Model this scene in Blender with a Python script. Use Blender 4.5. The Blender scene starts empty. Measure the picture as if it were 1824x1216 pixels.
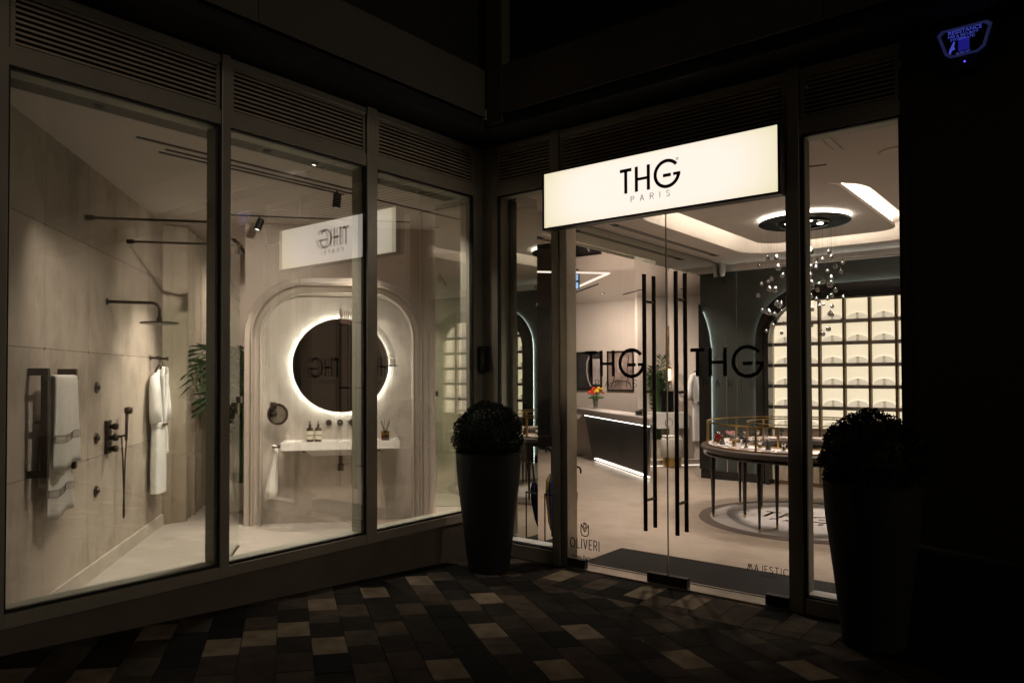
import bpy, bmesh, math, random
from mathutils import Matrix, Vector
S = bpy.context.scene
COL = S.collection
R = math.radians
random.seed(7)
# ------------------------------------------------------------------ camera, world, exposure
cam = bpy.data.cameras.new("camera"); camo = bpy.data.objects.new("camera", cam); COL.objects.link(camo)
cam.sensor_width = 36.0; cam.lens = 36.0 * 1303.16 / 1824.0
cam.shift_y = 34.35 / 1824.0; cam.clip_start = 0.05; cam.clip_end = 200
yaw, pit, rol = 0.67451, 0.01906, -0.00328
fw = Vector((-math.sin(yaw)*math.cos(pit), math.cos(yaw)*math.cos(pit), math.sin(pit)))
rt = Vector((math.cos(yaw), math.sin(yaw), 0)); up = rt.cross(fw)
r2 = rt*math.cos(rol) + up*math.sin(rol); u2 = -rt*math.sin(rol) + up*math.cos(rol)
M = Matrix((r2, u2, -fw)).transposed().to_4x4(); M.translation = Vector((4.251, -4.905, 1.55))
camo.matrix_world = M
S.camera = camo
w = bpy.data.worlds.new("World"); S.world = w; w.use_nodes = True
wn = w.node_tree.nodes; wl = w.node_tree.links
sky = wn.new('ShaderNodeTexSky'); sky.sky_type = 'NISHITA'; sky.sun_disc = False
sky.sun_elevation = R(2.0); sky.sun_rotation = R(105)
hs = wn.new('ShaderNodeHueSaturation'); hs.inputs['Saturation'].default_value = 0.05
tint = wn.new('ShaderNodeMix'); tint.data_type = 'RGBA'; tint.blend_type = 'MULTIPLY'; tint.inputs[0].default_value = 1.0
tint.inputs[7].default_value = (1.0, 0.82, 0.62, 1)
wl.new(sky.outputs[0], hs.inputs['Color']); wl.new(hs.outputs[0], tint.inputs[6])
wl.new(tint.outputs[2], wn['Background'].inputs[0]); wn['Background'].inputs[1].default_value = 0.009
sl = bpy.data.lights.new('street_glow', 'SUN'); sl.energy = .13; sl.angle = R(20); sl.color = (1.0, .86, .68)  # weak warm distant lamp standing in for unseen street light
so = bpy.data.objects.new('street_glow', sl); COL.objects.link(so); so.matrix_world = Vector((1.0, -.22, .42)).to_track_quat('Z', 'Y').to_matrix().to_4x4()
S.view_settings.view_transform = 'Standard'; S.view_settings.look = 'None'
S.view_settings.exposure = 0.0; S.view_settings.gamma = 1.0
S.render.engine = 'CYCLES'
cy = S.cycles
cy.use_denoising = True; cy.max_bounces = 10; cy.diffuse_bounces = 4; cy.glossy_bounces = 6
cy.transparent_max_bounces = 24; cy.transmission_bounces = 6
cy.caustics_reflective = False; cy.caustics_refractive = False; cy.sample_clamp_indirect = 3.0
cy.use_light_tree = True

# ------------------------------------------------------------------ materials
def new_mat(name):
    m = bpy.data.materials.new(name); m.use_nodes = True
    return m, m.node_tree.nodes, m.node_tree.links, m.node_tree.nodes['Principled BSDF']
def mat(name, col, rough=0.5, metal=0.0, var=0.12, scale=6.0, bump=0.0, bscale=60.0, coat=0.0, spec=0.5, stretch=None):
    m, n, l, p = new_mat(name)
    p.inputs['Roughness'].default_value = rough; p.inputs['Metallic'].default_value = metal
    p.inputs['Specular IOR Level'].default_value = spec; p.inputs['Coat Weight'].default_value = coat
    tc = n.new('ShaderNodeTexCoord'); mp = n.new('ShaderNodeMapping'); l.new(tc.outputs['Object'], mp.inputs[0])
    if stretch: mp.inputs['Scale'].default_value = stretch
    nz = n.new('ShaderNodeTexNoise'); nz.inputs['Scale'].default_value = scale; nz.inputs['Detail'].default_value = 5
    l.new(mp.outputs[0], nz.inputs[0])
    cr = n.new('ShaderNodeValToRGB'); c = col
    cr.color_ramp.elements[0].position = .3; cr.color_ramp.elements[1].position = .7
    cr.color_ramp.elements[0].color = tuple(max(0, x*(1-var)) for x in c) + (1,)
    cr.color_ramp.elements[1].color = tuple(min(1, x*(1+var)) for x in c) + (1,)
    l.new(nz.outputs[0], cr.inputs[0]); l.new(cr.outputs[0], p.inputs['Base Color'])
    if bump:
        n2 = n.new('ShaderNodeTexNoise'); n2.inputs['Scale'].default_value = bscale; l.new(tc.outputs['Object'], n2.inputs[0])
        b = n.new('ShaderNodeBump'); b.inputs['Strength'].default_value = bump; b.inputs['Distance'].default_value = .01
        l.new(n2.outputs[0], b.inputs['Height']); l.new(b.outputs[0], p.inputs['Normal'])
    return m
def emit(name, col, strength):
    m, n, l, p = new_mat(name)
    p.inputs['Base Color'].default_value = (.8, .8, .8, 1)
    p.inputs['Emission Color'].default_value = col + (1,); p.inputs['Emission Strength'].default_value = strength
    return m
def glass(name, tintc=(.97, .98, .96), ior=1.5, extra=0.0, rough=0.0, both=False):
    m = bpy.data.materials.new(name); m.use_nodes = True; n = m.node_tree.nodes; l = m.node_tree.links
    n.remove(n['Principled BSDF']); out = n['Material Output']
    tr = n.new('ShaderNodeBsdfTransparent'); tr.inputs[0].default_value = tintc + (1,)
    gl = n.new('ShaderNodeBsdfGlossy'); gl.inputs['Roughness'].default_value = rough; gl.inputs[0].default_value = (1, 1, 1, 1)
    fr = n.new('ShaderNodeFresnel'); fr.inputs[0].default_value = ior
    ad = n.new('ShaderNodeMath'); ad.operation = 'ADD'; ad.inputs[1].default_value = extra; ad.use_clamp = True
    geo = n.new('ShaderNodeNewGeometry'); inv = n.new('ShaderNodeMath'); inv.operation = 'SUBTRACT'; inv.inputs[0].default_value = 1.0
    mu = n.new('ShaderNodeMath'); mu.operation = 'MULTIPLY'
    l.new(fr.outputs[0], ad.inputs[0])
    if both: inv.inputs[1].default_value = 0.0
    else: l.new(geo.outputs['Backfacing'], inv.inputs[1])
    l.new(ad.outputs[0], mu.inputs[0]); l.new(inv.outputs[0], mu.inputs[1])
    mx = n.new('ShaderNodeMixShader'); l.new(mu.outputs[0], mx.inputs[0]); l.new(tr.outputs[0], mx.inputs[1]); l.new(gl.outputs[0], mx.inputs[2])
    l.new(mx.outputs[0], out.inputs[0]); return m
def stone(name, c1, c2, rough=.55, grid=None, joint=(.09, .075, .06)):
    """travertine-like: vertical streaks and cloudy patches; grid = (panel width, panel height, z offset, x offset)"""
    m, n, l, p = new_mat(name); p.inputs['Roughness'].default_value = rough
    tc = n.new('ShaderNodeTexCoord')
    def nz(sc, stretch, det=6):
        mp = n.new('ShaderNodeMapping'); mp.inputs['Scale'].default_value = stretch; l.new(tc.outputs['Object'], mp.inputs[0])
        t = n.new('ShaderNodeTexNoise'); t.inputs['Scale'].default_value = sc; t.inputs['Detail'].default_value = det
        t.inputs['Roughness'].default_value = .65; l.new(mp.outputs[0], t.inputs[0]); return t
    a = nz(5.0, (1, 1, .42)); b = nz(1.5, (1, 1, .7)); c = nz(26, (1, 1, .35), 8)
    m1 = n.new('ShaderNodeMath'); m1.operation = 'MULTIPLY_ADD'; l.new(a.outputs[0], m1.inputs[0]); m1.inputs[1].default_value = .5
    l.new(b.outputs[0], m1.inputs[2])
    m2 = n.new('ShaderNodeMath'); m2.operation = 'MULTIPLY_ADD'; l.new(c.outputs[0], m2.inputs[0]); m2.inputs[1].default_value = .30; l.new(m1.outputs[0], m2.inputs[2])
    cr = n.new('ShaderNodeValToRGB'); cr.color_ramp.elements[0].position = .68; cr.color_ramp.elements[1].position = 1.04; cr.color_ramp.interpolation = 'EASE'
    cr.color_ramp.elements[0].color = c1 + (1,); cr.color_ramp.elements[1].color = c2 + (1,)
    l.new(m2.outputs[0], cr.inputs[0]); colout = cr.outputs[0]
    if grid:
        W, H, zo, xo = grid
        sx = n.new('ShaderNodeSeparateXYZ'); l.new(tc.outputs['Object'], sx.inputs[0])
        def line(sock, size, off, wd):
            s = n.new('ShaderNodeMath'); s.operation = 'ADD'; l.new(sock, s.inputs[0]); s.inputs[1].default_value = -off
            d = n.new('ShaderNodeMath'); d.operation = 'PINGPONG'; l.new(s.outputs[0], d.inputs[0]); d.inputs[1].default_value = size/2
            g = n.new('ShaderNodeMath'); g.operation = 'LESS_THAN'; l.new(d.outputs[0], g.inputs[0]); g.inputs[1].default_value = wd
            return g
        gz = line(sx.outputs[2], H, zo, .0022); gx = line(sx.outputs[0], W, xo, .0012)
        mxx = n.new('ShaderNodeMath'); mxx.operation = 'MAXIMUM'; l.new(gz.outputs[0], mxx.inputs[0]); l.new(gx.outputs[0], mxx.inputs[1])
        k = n.new('ShaderNodeMix'); k.data_type = 'RGBA'; l.new(mxx.outputs[0], k.inputs[0]); l.new(colout, k.inputs[6]); k.inputs[7].default_value = joint + (1,)
        colout = k.outputs[2]
        # panel to panel tone shift
        fl = []
        for sock, size, off in ((sx.outputs[0], W, xo), (sx.outputs[2], H, zo)):
            s = n.new('ShaderNodeMath'); s.operation = 'SUBTRACT'; l.new(sock, s.inputs[0]); s.inputs[1].default_value = off
            d = n.new('ShaderNodeMath'); d.operation = 'DIVIDE'; l.new(s.outputs[0], d.inputs[0]); d.inputs[1].default_value = size
            f = n.new('ShaderNodeMath'); f.operation = 'FLOOR'; l.new(d.outputs[0], f.inputs[0]); fl.append(f)
        cb = n.new('ShaderNodeCombineXYZ'); l.new(fl[0].outputs[0], cb.inputs[0]); l.new(fl[1].outputs[0], cb.inputs[2])
        wn_ = n.new('ShaderNodeTexWhiteNoise'); l.new(cb.outputs[0], wn_.inputs[0])
        mr = n.new('ShaderNodeMapRange'); mr.inputs[3].default_value = .84; mr.inputs[4].default_value = 1.1; l.new(wn_.outputs['Value'], mr.inputs[0])
        hv = n.new('ShaderNodeHueSaturation'); l.new(mr.outputs[0], hv.inputs['Value']); l.new(colout, hv.inputs['Color']); colout = hv.outputs[0]
    l.new(colout, p.inputs['Base Color'])
    bp = n.new('ShaderNodeBump'); bp.inputs['Strength'].default_value = .15; bp.inputs['Distance'].default_value = .01
    l.new(m2.outputs[0], bp.inputs['Height']); l.new(bp.outputs[0], p.inputs['Normal'])
    return m
def ribbed(name):
    m, n, l, p = new_mat(name); p.inputs['Roughness'].default_value = .35; p.inputs['Metallic'].default_value = .6
    tc = n.new('ShaderNodeTexCoord')
    wv = n.new('ShaderNodeTexWave'); wv.bands_direction = 'X'; wv.inputs['Scale'].default_value = 22; l.new(tc.outputs['Object'], wv.inputs[0])
    cr = n.new('ShaderNodeValToRGB'); cr.color_ramp.elements[0].color = (.005, .005, .006, 1); cr.color_ramp.elements[1].color = (.10, .095, .10, 1)
    cr.color_ramp.elements[0].position = .45; cr.color_ramp.elements[1].position = .75
    l.new(wv.outputs[0], cr.inputs[0]); l.new(cr.outputs[0], p.inputs['Base Color'])
    return m

MT = dict(
 frame=mat('frame_paint', (.36, .325, .265), .38, .3, .1, 3),
 louvre=mat('louvre_paint', (.50, .41, .31), .4, .3, .1, 3),
 dark=mat('dark_void', (.004, .004, .004), .7),
 gasket=mat('black_gasket', (.004, .004, .004), .6),
 panel=mat('fascia_panel', (.075, .062, .046), .6, 0, .1, 1.5, .05),
 soffit=mat('soffit_black', (.006, .006, .006), .8),
 darkwall=mat('dark_clad_wall', (.055, .045, .032), .32, .1, .15, 1.5, .03),
 plinth=mat('plinth_stone', (.13, .105, .08), .7, 0, .15, 4, .1),
 alu=mat('brushed_alu', (.5, .45, .38), .35, .9),
 ceil=mat('ceiling_paint', (.62, .57, .53), .7, 0, .03, 3, .04, 200),
 floor=stone('shop_floor_tile', (.28, .225, .18), (.36, .295, .24), .38),
 bfloor=mat('vanity_floor', (.40, .365, .325), .5, 0, .05, 5),
 stonewall=stone('travertine_wall', (.32, .268, .215), (.53, .462, .385), .55, (.8, .81, .11, -.04)),
 archwall=stone('arch_stone', (.34, .30, .255), (.52, .475, .415), .5),
 mould=mat('moulding_paint', (.46, .405, .35), .28, 0, .06, 3),
 mirror=mat('mirror', (.58, .60, .55), .01, 1.0, .0),
 mirror_ceiling=mat('mirror_ceiling', (.62, .55, .50), .015, 1.0, .0),
 darkmirror=mat('tinted_mirror', (.018, .015, .016), .02, 1.0, .0),
 bronze=mat('bronze', (.06, .042, .03), .38, .8, .15, 8),
 flute=mat('fluted_bronze', (.12, .07, .055), .3, .7),
 ceramic=mat('white_ceramic', (.78, .76, .72), .2, 0, .01),
 towel=mat('towel_cloth', (.72, .70, .64), .95, 0, .05, 30, .35, 350),
 robe=mat('robe_cloth', (.82, .81, .79), .95, 0, .04, 30, .35, 300),
 trim=mat('towel_trim', (.12, .09, .06), .8),
 curtain=mat('sheer_curtain', (.62, .55, .44), .9, 0, .05, 12),
 leaf=mat('palm_leaf', (.03, .075, .02), .45, 0, .4, 9),
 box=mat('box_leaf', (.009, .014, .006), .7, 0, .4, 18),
 bark=mat('stem', (.06, .05, .025), .8),
 soil=mat('soil', (.01, .008, .006), .95),
 planter=mat('planter_matt', (.006, .0055, .005), .75, 0, .2, 4),
 pot=mat('cream_pot', (.55, .50, .42), .4),
 black=mat('black_metal', (.008, .008, .008), .4),
 blackgloss=mat('black_gloss', (.006, .006, .006), .12, 0, .1, 2),
 letter=mat('vinyl_letter', (.004, .004, .004), .5),
 green=mat('dark_green_paint', (.040, .046, .042), .35, 0, .12, 2),
 greenpanel=mat('dark_green_gloss', (.020, .030, .028), .12, 0, .12, 2),
 gold=mat('brass', (.55, .36, .13), .28, 1.0, .1),
 goldmatt=mat('brass_divider', (.13, .085, .03), .5, .2, .1),
 cream=mat('cream_panel', (.80, .74, .60), .6, 0, .02),
 shelf=mat('shelf_board', (.22, .21, .19), .5),
 base=mat('base_cupboard', (.42, .36, .29), .5),
 wall=mat('beige_wall', (.55, .48, .425), .75, 0, .03, 3, .04, 200),
 deskgrey=mat('desk_panel', (.055, .056, .06), .34, .3, .15, 2),
 desktop=mat('desk_top', (.55, .49, .47), .35, 0, .03),
 rug=mat('rug_pale', (.42, .38, .36), .95, 0, .08, 40, .4, 300),
 rugrim=mat('rug_rim', (.13, .10, .085), .95, 0, .1, 40, .4, 300),
 lacquer=mat('black_lacquer', (.012, .009, .008), .15, 0, .1),
 leather=mat('dark_leather', (.06, .045, .04), .4, 0, .15, 20, .2),
 traytop=mat('tray_white', (.75, .68, .66), .5),
 amber=mat('amber_glass', (.03, .012, .004), .08),
 label=mat('label_paper', (.62, .60, .48), .7),
 matmetal=mat('mat_metal', (.008, .0075, .0075), .5, .3, .3, 30),
 marble=stone('brown_marble', (.16, .10, .06), (.50, .40, .30), .2),
 art=mat('art_print', (.27, .20, .175), .25, 0, .8, 2.2),
 artdark=mat('art_dark', (.03, .028, .028), .25, 0, .5, 2),
 artpale=mat('art_pale', (.45, .40, .38), .25, 0, .3, 4),
 red=mat('petal_red', (.65, .03, .01), .6), orange=mat('petal_orange', (.75, .16, .01), .6), yellow=mat('petal_yellow', (.85, .5, .02), .6),
 stem=mat('flower_stem', (.05, .12, .03), .5),
 blue=mat('umbrella_blue', (.02, .03, .16), .6), umbred=mat('umbrella_red', (.4, .02, .03), .6), umbyel=mat('umbrella_yellow', (.6, .45, .05), .6),
 wood=mat('wood_stick', (.32, .2, .1), .5), umbblack=mat('umbrella_black', (.01, .01, .012), .6),
 stoolfab=mat('stool_fabric', (.45, .42, .37), .9), pink=mat('pink_crystal', (.6, .3, .3), .15), red2=mat('red_crystal', (.2, .01, .01), .1),
 amb2=mat('orange_stone', (.45, .12, .03), .2), chrome=mat('chrome', (.7, .7, .7), .08, 1.0, .0), silver=mat('pewter', (.25, .25, .26), .25, .9),
 alarm=mat('alarm_case', (.02, .025, .05), .4), skirt=mat('skirting', (.50, .45, .39), .5),
 white=mat('white_plastic', (.7, .7, .68), .4),
)
MT['recess'] = mat('recess_paint', (.07, .07, .05), .6)
MT['reveal'] = mat('reveal_paint', (.36, .36, .30), .5, 0, .06, 4)
MT['glassL'] = glass('display_glass', (.99, .99, .98), 1.75, .16)
MT['glassR'] = glass('door_glass', (.985, .98, .965), 1.5)
MT['glassS'] = glass('shower_glass', (.90, .94, .90), 1.5)
MT['glassC'] = glass('cabinet_glass', (.97, .97, .97), 1.45)
MT['crystal'] = glass('crystal', (.35, .35, .36), 1.7, .20, .02)
MT['tumbler'] = glass('tumbler_crystal', (.86, .86, .84), 1.6, .10, .03)
MT['sign'] = emit('sign_face', (1.0, .865, .735), 1.04)
def sign_tone():
    # the diffuser is a little yellower and dimmer away from its row of lamps
    m = MT['sign']; n = m.node_tree.nodes; l = m.node_tree.links; p = n['Principled BSDF']
    tc = n.new('ShaderNodeTexCoord'); mp = n.new('ShaderNodeMapping'); mp.inputs['Scale'].default_value = (1/.95, 0, 1/.235)
    g = n.new('ShaderNodeTexGradient'); g.gradient_type = 'SPHERICAL'
    le = n.new('ShaderNodeVectorMath'); le.operation = 'LENGTH'; cr = n.new('ShaderNodeValToRGB')
    sp = n.new('ShaderNodeSeparateXYZ'); l.new(tc.outputs['Object'], mp.inputs[0]); l.new(mp.outputs[0], sp.inputs[0])
    ax = n.new('ShaderNodeMath'); ax.operation = 'POWER'; l.new(sp.outputs[0], ax.inputs[0]); ax.inputs[1].default_value = 4
    az = n.new('ShaderNodeMath'); az.operation = 'POWER'; l.new(sp.outputs[2], az.inputs[0]); az.inputs[1].default_value = 4
    sm = n.new('ShaderNodeMath'); sm.operation = 'MULTIPLY_ADD'; l.new(az.outputs[0], sm.inputs[0]); sm.inputs[1].default_value = .55; l.new(ax.outputs[0], sm.inputs[2])
    cr.color_ramp.elements[0].position = .1; cr.color_ramp.elements[1].position = 1.0
    cr.color_ramp.elements[0].color = (1.0, .885, .775, 1); cr.color_ramp.elements[1].color = (.82, .75, .50, 1)
    l.new(sm.outputs[0], cr.inputs[0]); l.new(cr.outputs[0], p.inputs['Emission Color'])
sign_tone()
MT['cove'] = emit('cove_led', (1.0, .88, .72), 26)
MT['ringled'] = emit('ring_led', (1.0, .92, .80), 6)
MT['halo'] = emit('halo_led', (.95, .97, .86), 70.0)
MT['lamp'] = emit('lamp_face', (1.0, .93, .82), 9)
MT['backlit'] = emit('backlit_cream', (1.0, .85, .60), .88)
MT['shadearc'] = emit('shade_arc_dim', (1.0, .85, .63), .62)  # dimmer glow, draws the arc of shade on the shelf back
MT['shelfled'] = emit('shelf_led', (1.0, .86, .60), 4.2)
MT['deskled'] = emit('desk_led', (1.0, .97, .90), 6)
MT['greenled'] = emit('arch_led', (.84, .95, .88), 26)
MT['tubelamp'] = emit('tube_lamp', (1.0, .72, .36), 3.5)
MT['soffitled'] = emit('soffit_led', (1.0, .90, .80), 1.1)
MT['exit'] = emit('exit_light', (.32, .6, 1.0), 1.0)
MT['blueglow'] = emit('alarm_glow', (.02, .02, 1.0), .16)
MT['bluelett'] = emit('alarm_letters', (.10, .13, 1.0), .42)
MT['bluerim'] = emit('alarm_rim', (.03, .05, .34), .12)
MT['bluedot'] = emit('alarm_dot', (.15, .08, 1.0), 1.6)

# ------------------------------------------------------------------ mesh builder
def frame(ox, oy, ang_vec, oz=0):
    """local x along ang_vec on a wall (to the viewer's right), local y into the wall, z up"""
    x = Vector((ang_vec[0], ang_vec[1], 0)).normalized(); y = Vector((-x.y, x.x, 0))
    m = Matrix((x, y, Vector((0, 0, 1)))).transposed().to_4x4(); m.translation = Vector((ox, oy, oz)); return m
ID = Matrix.Identity(4)
FL = frame(0, 0, (0, 1)); FR = ID
E2 = (-.772, .636); E1 = (.636, .772)
FS = frame(-.512, -3.574, E2)        # travertine shower wall
FB = frame(-2.70, -.68, E1)          # arched vanity wall
FV = frame(-1.63, 6.22, E1)          # rear vanity
FD = frame(-3.24, 6.643, (.775, -.632))   # reception desk, x from its far end towards the door
class MB:
    def __init__(s, m=ID): s.v = []; s.f = []; s.mi = []; s.m = m; s.cur = 0
    def add(s, vs, fs):
        o = len(s.v); s.v += [s.m @ Vector(v) for v in vs]
        s.f += [tuple(i+o for i in f) for f in fs]; s.mi += [s.cur]*len(fs); return s
    def box(s, x0, x1, y0, y1, z0, z1, b=0.0):
        vs = [(x, y, z) for z in (z0, z1) for y in (y0, y1) for x in (x0, x1)]
        return s.add(vs, [(0,2,3,1), (4,5,7,6), (0,1,5,4), (2,6,7,3), (0,4,6,2), (1,3,7,5)])
    def tube(s, pts, r, n=10, cap=True):
        pts = [Vector(p) for p in pts]; rs = r if isinstance(r, (list, tuple)) else [r]*len(pts)
        vs = []; fs = []; prev = None
        for i, p in enumerate(pts):
            d = (pts[min(i+1, len(pts)-1)] - pts[max(i-1, 0)])
            d = d.normalized() if d.length > 1e-9 else Vector((0, 0, 1))
            a = prev if prev is not None else (Vector((0, 0, 1)) if abs(d.z) < .9 else Vector((1, 0, 0)))
            a = (a - d*a.dot(d)); a = a.normalized() if a.length > 1e-6 else d.orthogonal().normalized()
            prev = a; b = d.cross(a)
            vs += [p + (a*math.cos(2*math.pi*k/n) + b*math.sin(2*math.pi*k/n))*rs[i] for k in range(n)]
        for i in range(len(pts)-1):
            for k in range(n):
                k2 = (k+1) % n; fs.append((i*n+k, i*n+k2, (i+1)*n+k2, (i+1)*n+k))
        if cap: fs.append(tuple(range(n))[::-1]); fs.append(tuple((len(pts)-1)*n+k for k in range(n)))
        return s.add(vs, fs)
    def lathe(s, prof, c=(0, 0, 0), n=28, axis='z', a0=0, a1=360):
        vs = []; fs = []; full = abs(a1-a0-360) < 1e-6; N = n if full else n+1
        for k in range(N):
            t = R(a0 + (a1-a0)*k/n); ct, st = math.cos(t), math.sin(t)
            for (r, z) in prof:
                if axis == 'z': vs.append((c[0]+r*ct, c[1]+r*st, c[2]+z))
                elif axis == 'y': vs.append((c[0]+r*ct, c[1]+z, c[2]+r*st))
                else: vs.append((c[0]+z, c[1]+r*ct, c[2]+r*st))
        m = len(prof)
        for k in range(n if full else n):
            k2 = (k+1) % N
            for i in range(m-1): fs.append((k*m+i, k2*m+i, k2*m+i+1, k*m+i+1))
        return s.add(vs, fs)
    def prism(s, poly, f0, f1):
        """poly of 2D points; f0/f1 map (a,b)->xyz for the two caps"""
        n = len(poly); vs = [f0(*p) for p in poly] + [f1(*p) for p in poly]
        fs = [tuple(range(n))[::-1], tuple(range(n, 2*n))] + [(i, (i+1) % n, (i+1) % n + n, i+n) for i in range(n)]
        return s.add(vs, fs)
    def band(s, A, B, y0, y1):
        """solid between two equal-length open polylines A,B of (x,z), from y0 to y1 (mouldings, arches)"""
        n = len(A); vs = [(x, y0, z) for x, z in A] + [(x, y0, z) for x, z in B] + [(x, y1, z) for x, z in A] + [(x, y1, z) for x, z in B]
        fs = []
        for i in range(n-1):
            fs += [(i, i+1, n+i+1, n+i), (2*n+i+1, 2*n+i, 3*n+i, 3*n+i+1), (i+1, i, 2*n+i, 2*n+i+1), (n+i, n+i+1, 3*n+i+1, 3*n+i)]
        fs += [(0, n, 3*n, 2*n), (n-1, 3*n-1, 4*n-1, 2*n-1)]
        return s.add(vs, fs)
    def build(s, name, m, parent=None, smooth=False, bevel=0, mods=None):
        me = bpy.data.meshes.new(name)
        me.from_pydata([tuple(v) for v in s.v], [], s.f)
        ms = m if isinstance(m, (list, tuple)) else [m]
        for q in ms: me.materials.append(MT[q] if isinstance(q, str) else q)
        me.polygons.foreach_set('material_index', s.mi)
        bm = bmesh.new(); bm.from_mesh(me); bmesh.ops.recalc_face_normals(bm, faces=bm.faces); bm.to_mesh(me); bm.free()
        if smooth:
            me.polygons.foreach_set('use_smooth', [True]*len(me.polygons))
        me.update()
        # keep the object's own axes on the frame it was built in (textures follow the wall)
        o = bpy.data.objects.new(name, me)
        fm = s.m.copy()
        me.transform(fm.inverted()); o.matrix_world = fm
        COL.objects.link(o)
        if parent is not None:
            o.parent = parent; o.matrix_parent_inverse = ID; o.matrix_local = parent.matrix_world.inverted() @ fm
        if bevel:
            b = o.modifiers.new('bevel', 'BEVEL'); b.width = bevel; b.segments = 2; b.limit_method = 'ANGLE'; b.angle_limit = R(40)
        return o
def tag(o, label=None, cat=None, group=None, kind=None):
    if label: o['label'] = label
    if cat: o['category'] = cat
    if group: o['group'] = group
    if kind: o['kind'] = kind
    return o
def thing(name, label, cat, loc=(0, 0, 0), m=None, group=None):
    o = bpy.data.objects.new(name, None); COL.objects.link(o); o.empty_display_size = .1
    o.matrix_world = m.copy() if m is not None else Matrix.Translation(loc)
    return tag(o, label, cat, group)
def W(fm, x, y, z): return fm @ Vector((x, y, z))
def at(fm, x, y=0, z=0): return fm @ Matrix.Translation((x, y, z))
def copy_tree(o, parent=None):
    c = o.copy(); COL.objects.link(c); c.parent = parent
    for ch in list(o.children):
        if ch.name in o_skip: continue
        d = copy_tree(ch, c); d.matrix_parent_inverse = ch.matrix_parent_inverse.copy(); d.matrix_local = ch.matrix_local.copy()
    return c
o_skip = set()
BATH, SHOP = 9.6, 4.6
def spot(name, loc, target, power, deg=60, blend=.6, col=(1, .84, .64), size=.03, parent=None):
    d = bpy.data.lights.new(name, 'SPOT'); d.energy = power; d.spot_size = R(deg); d.spot_blend = blend; d.color = col; d.shadow_soft_size = size
    o = bpy.data.objects.new(name, d); COL.objects.link(o)
    v = Vector(target) - Vector(loc); q = v.to_track_quat('-Z', 'Y')
    mw = Matrix.Translation(loc) @ q.to_matrix().to_4x4(); o.matrix_world = mw
    if parent is not None: o.parent = parent; o.matrix_local = parent.matrix_world.inverted() @ mw
    return o
def text_mesh(txt, size, m, matname, name, parent, extrude=.001, spacing=1.0, align='LEFT'):
    cu = bpy.data.curves.new(name, 'FONT'); cu.body = txt; cu.size = size; cu.extrude = extrude; cu.space_character = spacing; cu.align_x = align
    t = bpy.data.objects.new(name, cu); COL.objects.link(t)
    bpy.context.view_layer.update()
    me = bpy.data.meshes.new_from_object(t); COL.objects.unlink(t); bpy.data.objects.remove(t)
    me.materials.clear(); me.materials.append(MT[matname])
    o = bpy.data.objects.new(name, me); COL.objects.link(o)
    mw = m @ Matrix.Rotation(R(90), 4, 'X'); o.matrix_world = mw
    if parent is not None: o.parent = parent; o.matrix_local = parent.matrix_world.inverted() @ mw
    return o
# stroke lettering (thin sans capitals) in the local x-z plane, front at y=-d
STR = {'P': [[(0,0),(0,1),(.45,1),(.6,.88),(.6,.62),(.45,.5),(0,.5)]], 'A': [[(0,0),(.35,1),(.7,0)],[(.14,.33),(.56,.33)]],
 'R': [[(0,0),(0,1),(.45,1),(.6,.88),(.6,.62),(.45,.5),(0,.5)],[(.3,.5),(.62,0)]], 'I': [[(0,0),(0,1)]],
 'S': [[(.55,.85),(.42,1),(.15,1),(.02,.85),(.05,.65),(.5,.4),(.57,.18),(.42,0),(.13,0),(0,.15)]],
 'O': [[(.5+.5*math.cos(R(a)), .5+.5*math.sin(R(a))) for a in range(0, 361, 20)]],
 'L': [[(0,1),(0,0),(.5,0)]], 'V': [[(0,1),(.35,0),(.7,1)]], 'E': [[(.5,1),(0,1),(0,0),(.5,0)],[(0,.52),(.42,.52)]],
 'M': [[(0,0),(.3,1),(.5,.35),(.7,1),(1,0)],[(.3,0),(.5,.7)]], 'J': [[(.4,1),(.4,.2),(.25,0),(.05,.05)]], 'T': [[(0,1),(.7,1)],[(.35,1),(.35,0)]],
 'C': [[(.5+.5*math.cos(R(a)), .5+.5*math.sin(R(a))) for a in range(45, 316, 18)]]}
def seg2(mb, p, q, wd, y0, y1):
    p = Vector(p); q = Vector(q); d = (q-p); L = d.length
    if L < 1e-6: return
    d /= L; nn = Vector((-d.y, d.x))*wd/2; d = d*wd*.35
    poly = [p-d+nn, q+d+nn, q+d-nn, p-d-nn]
    mb.prism([(v.x, v.y) for v in poly], lambda a, b: (a, y0, b), lambda a, b: (a, y1, b))
def strokes(mb, txt, x0, z0, x1, h, wd, y0, y1, xs=1.0):
    ws = {'I': 0.0, 'M': 1.0, 'O': 1.0, 'C': .9, 'P': .6, 'A': .7, 'R': .62, 'S': .57, 'L': .5, 'V': .7, 'E': .5, 'J': .4, 'T': .7}
    hx = h*xs; tot = sum(ws[c] for c in txt)*hx; gap = ((x1-x0) - tot)/max(1, len(txt)-1); x = x0; k = 0
    for c in txt:
        for pl in STR[c]:
            for a, b in zip(pl[:-1], pl[1:]):
                seg2(mb, (x+a[0]*hx, z0+a[1]*h), (x+b[0]*hx, z0+b[1]*h), wd, y0, y1 - k*1e-5); k += 1
        x += ws[c]*hx + gap
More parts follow.
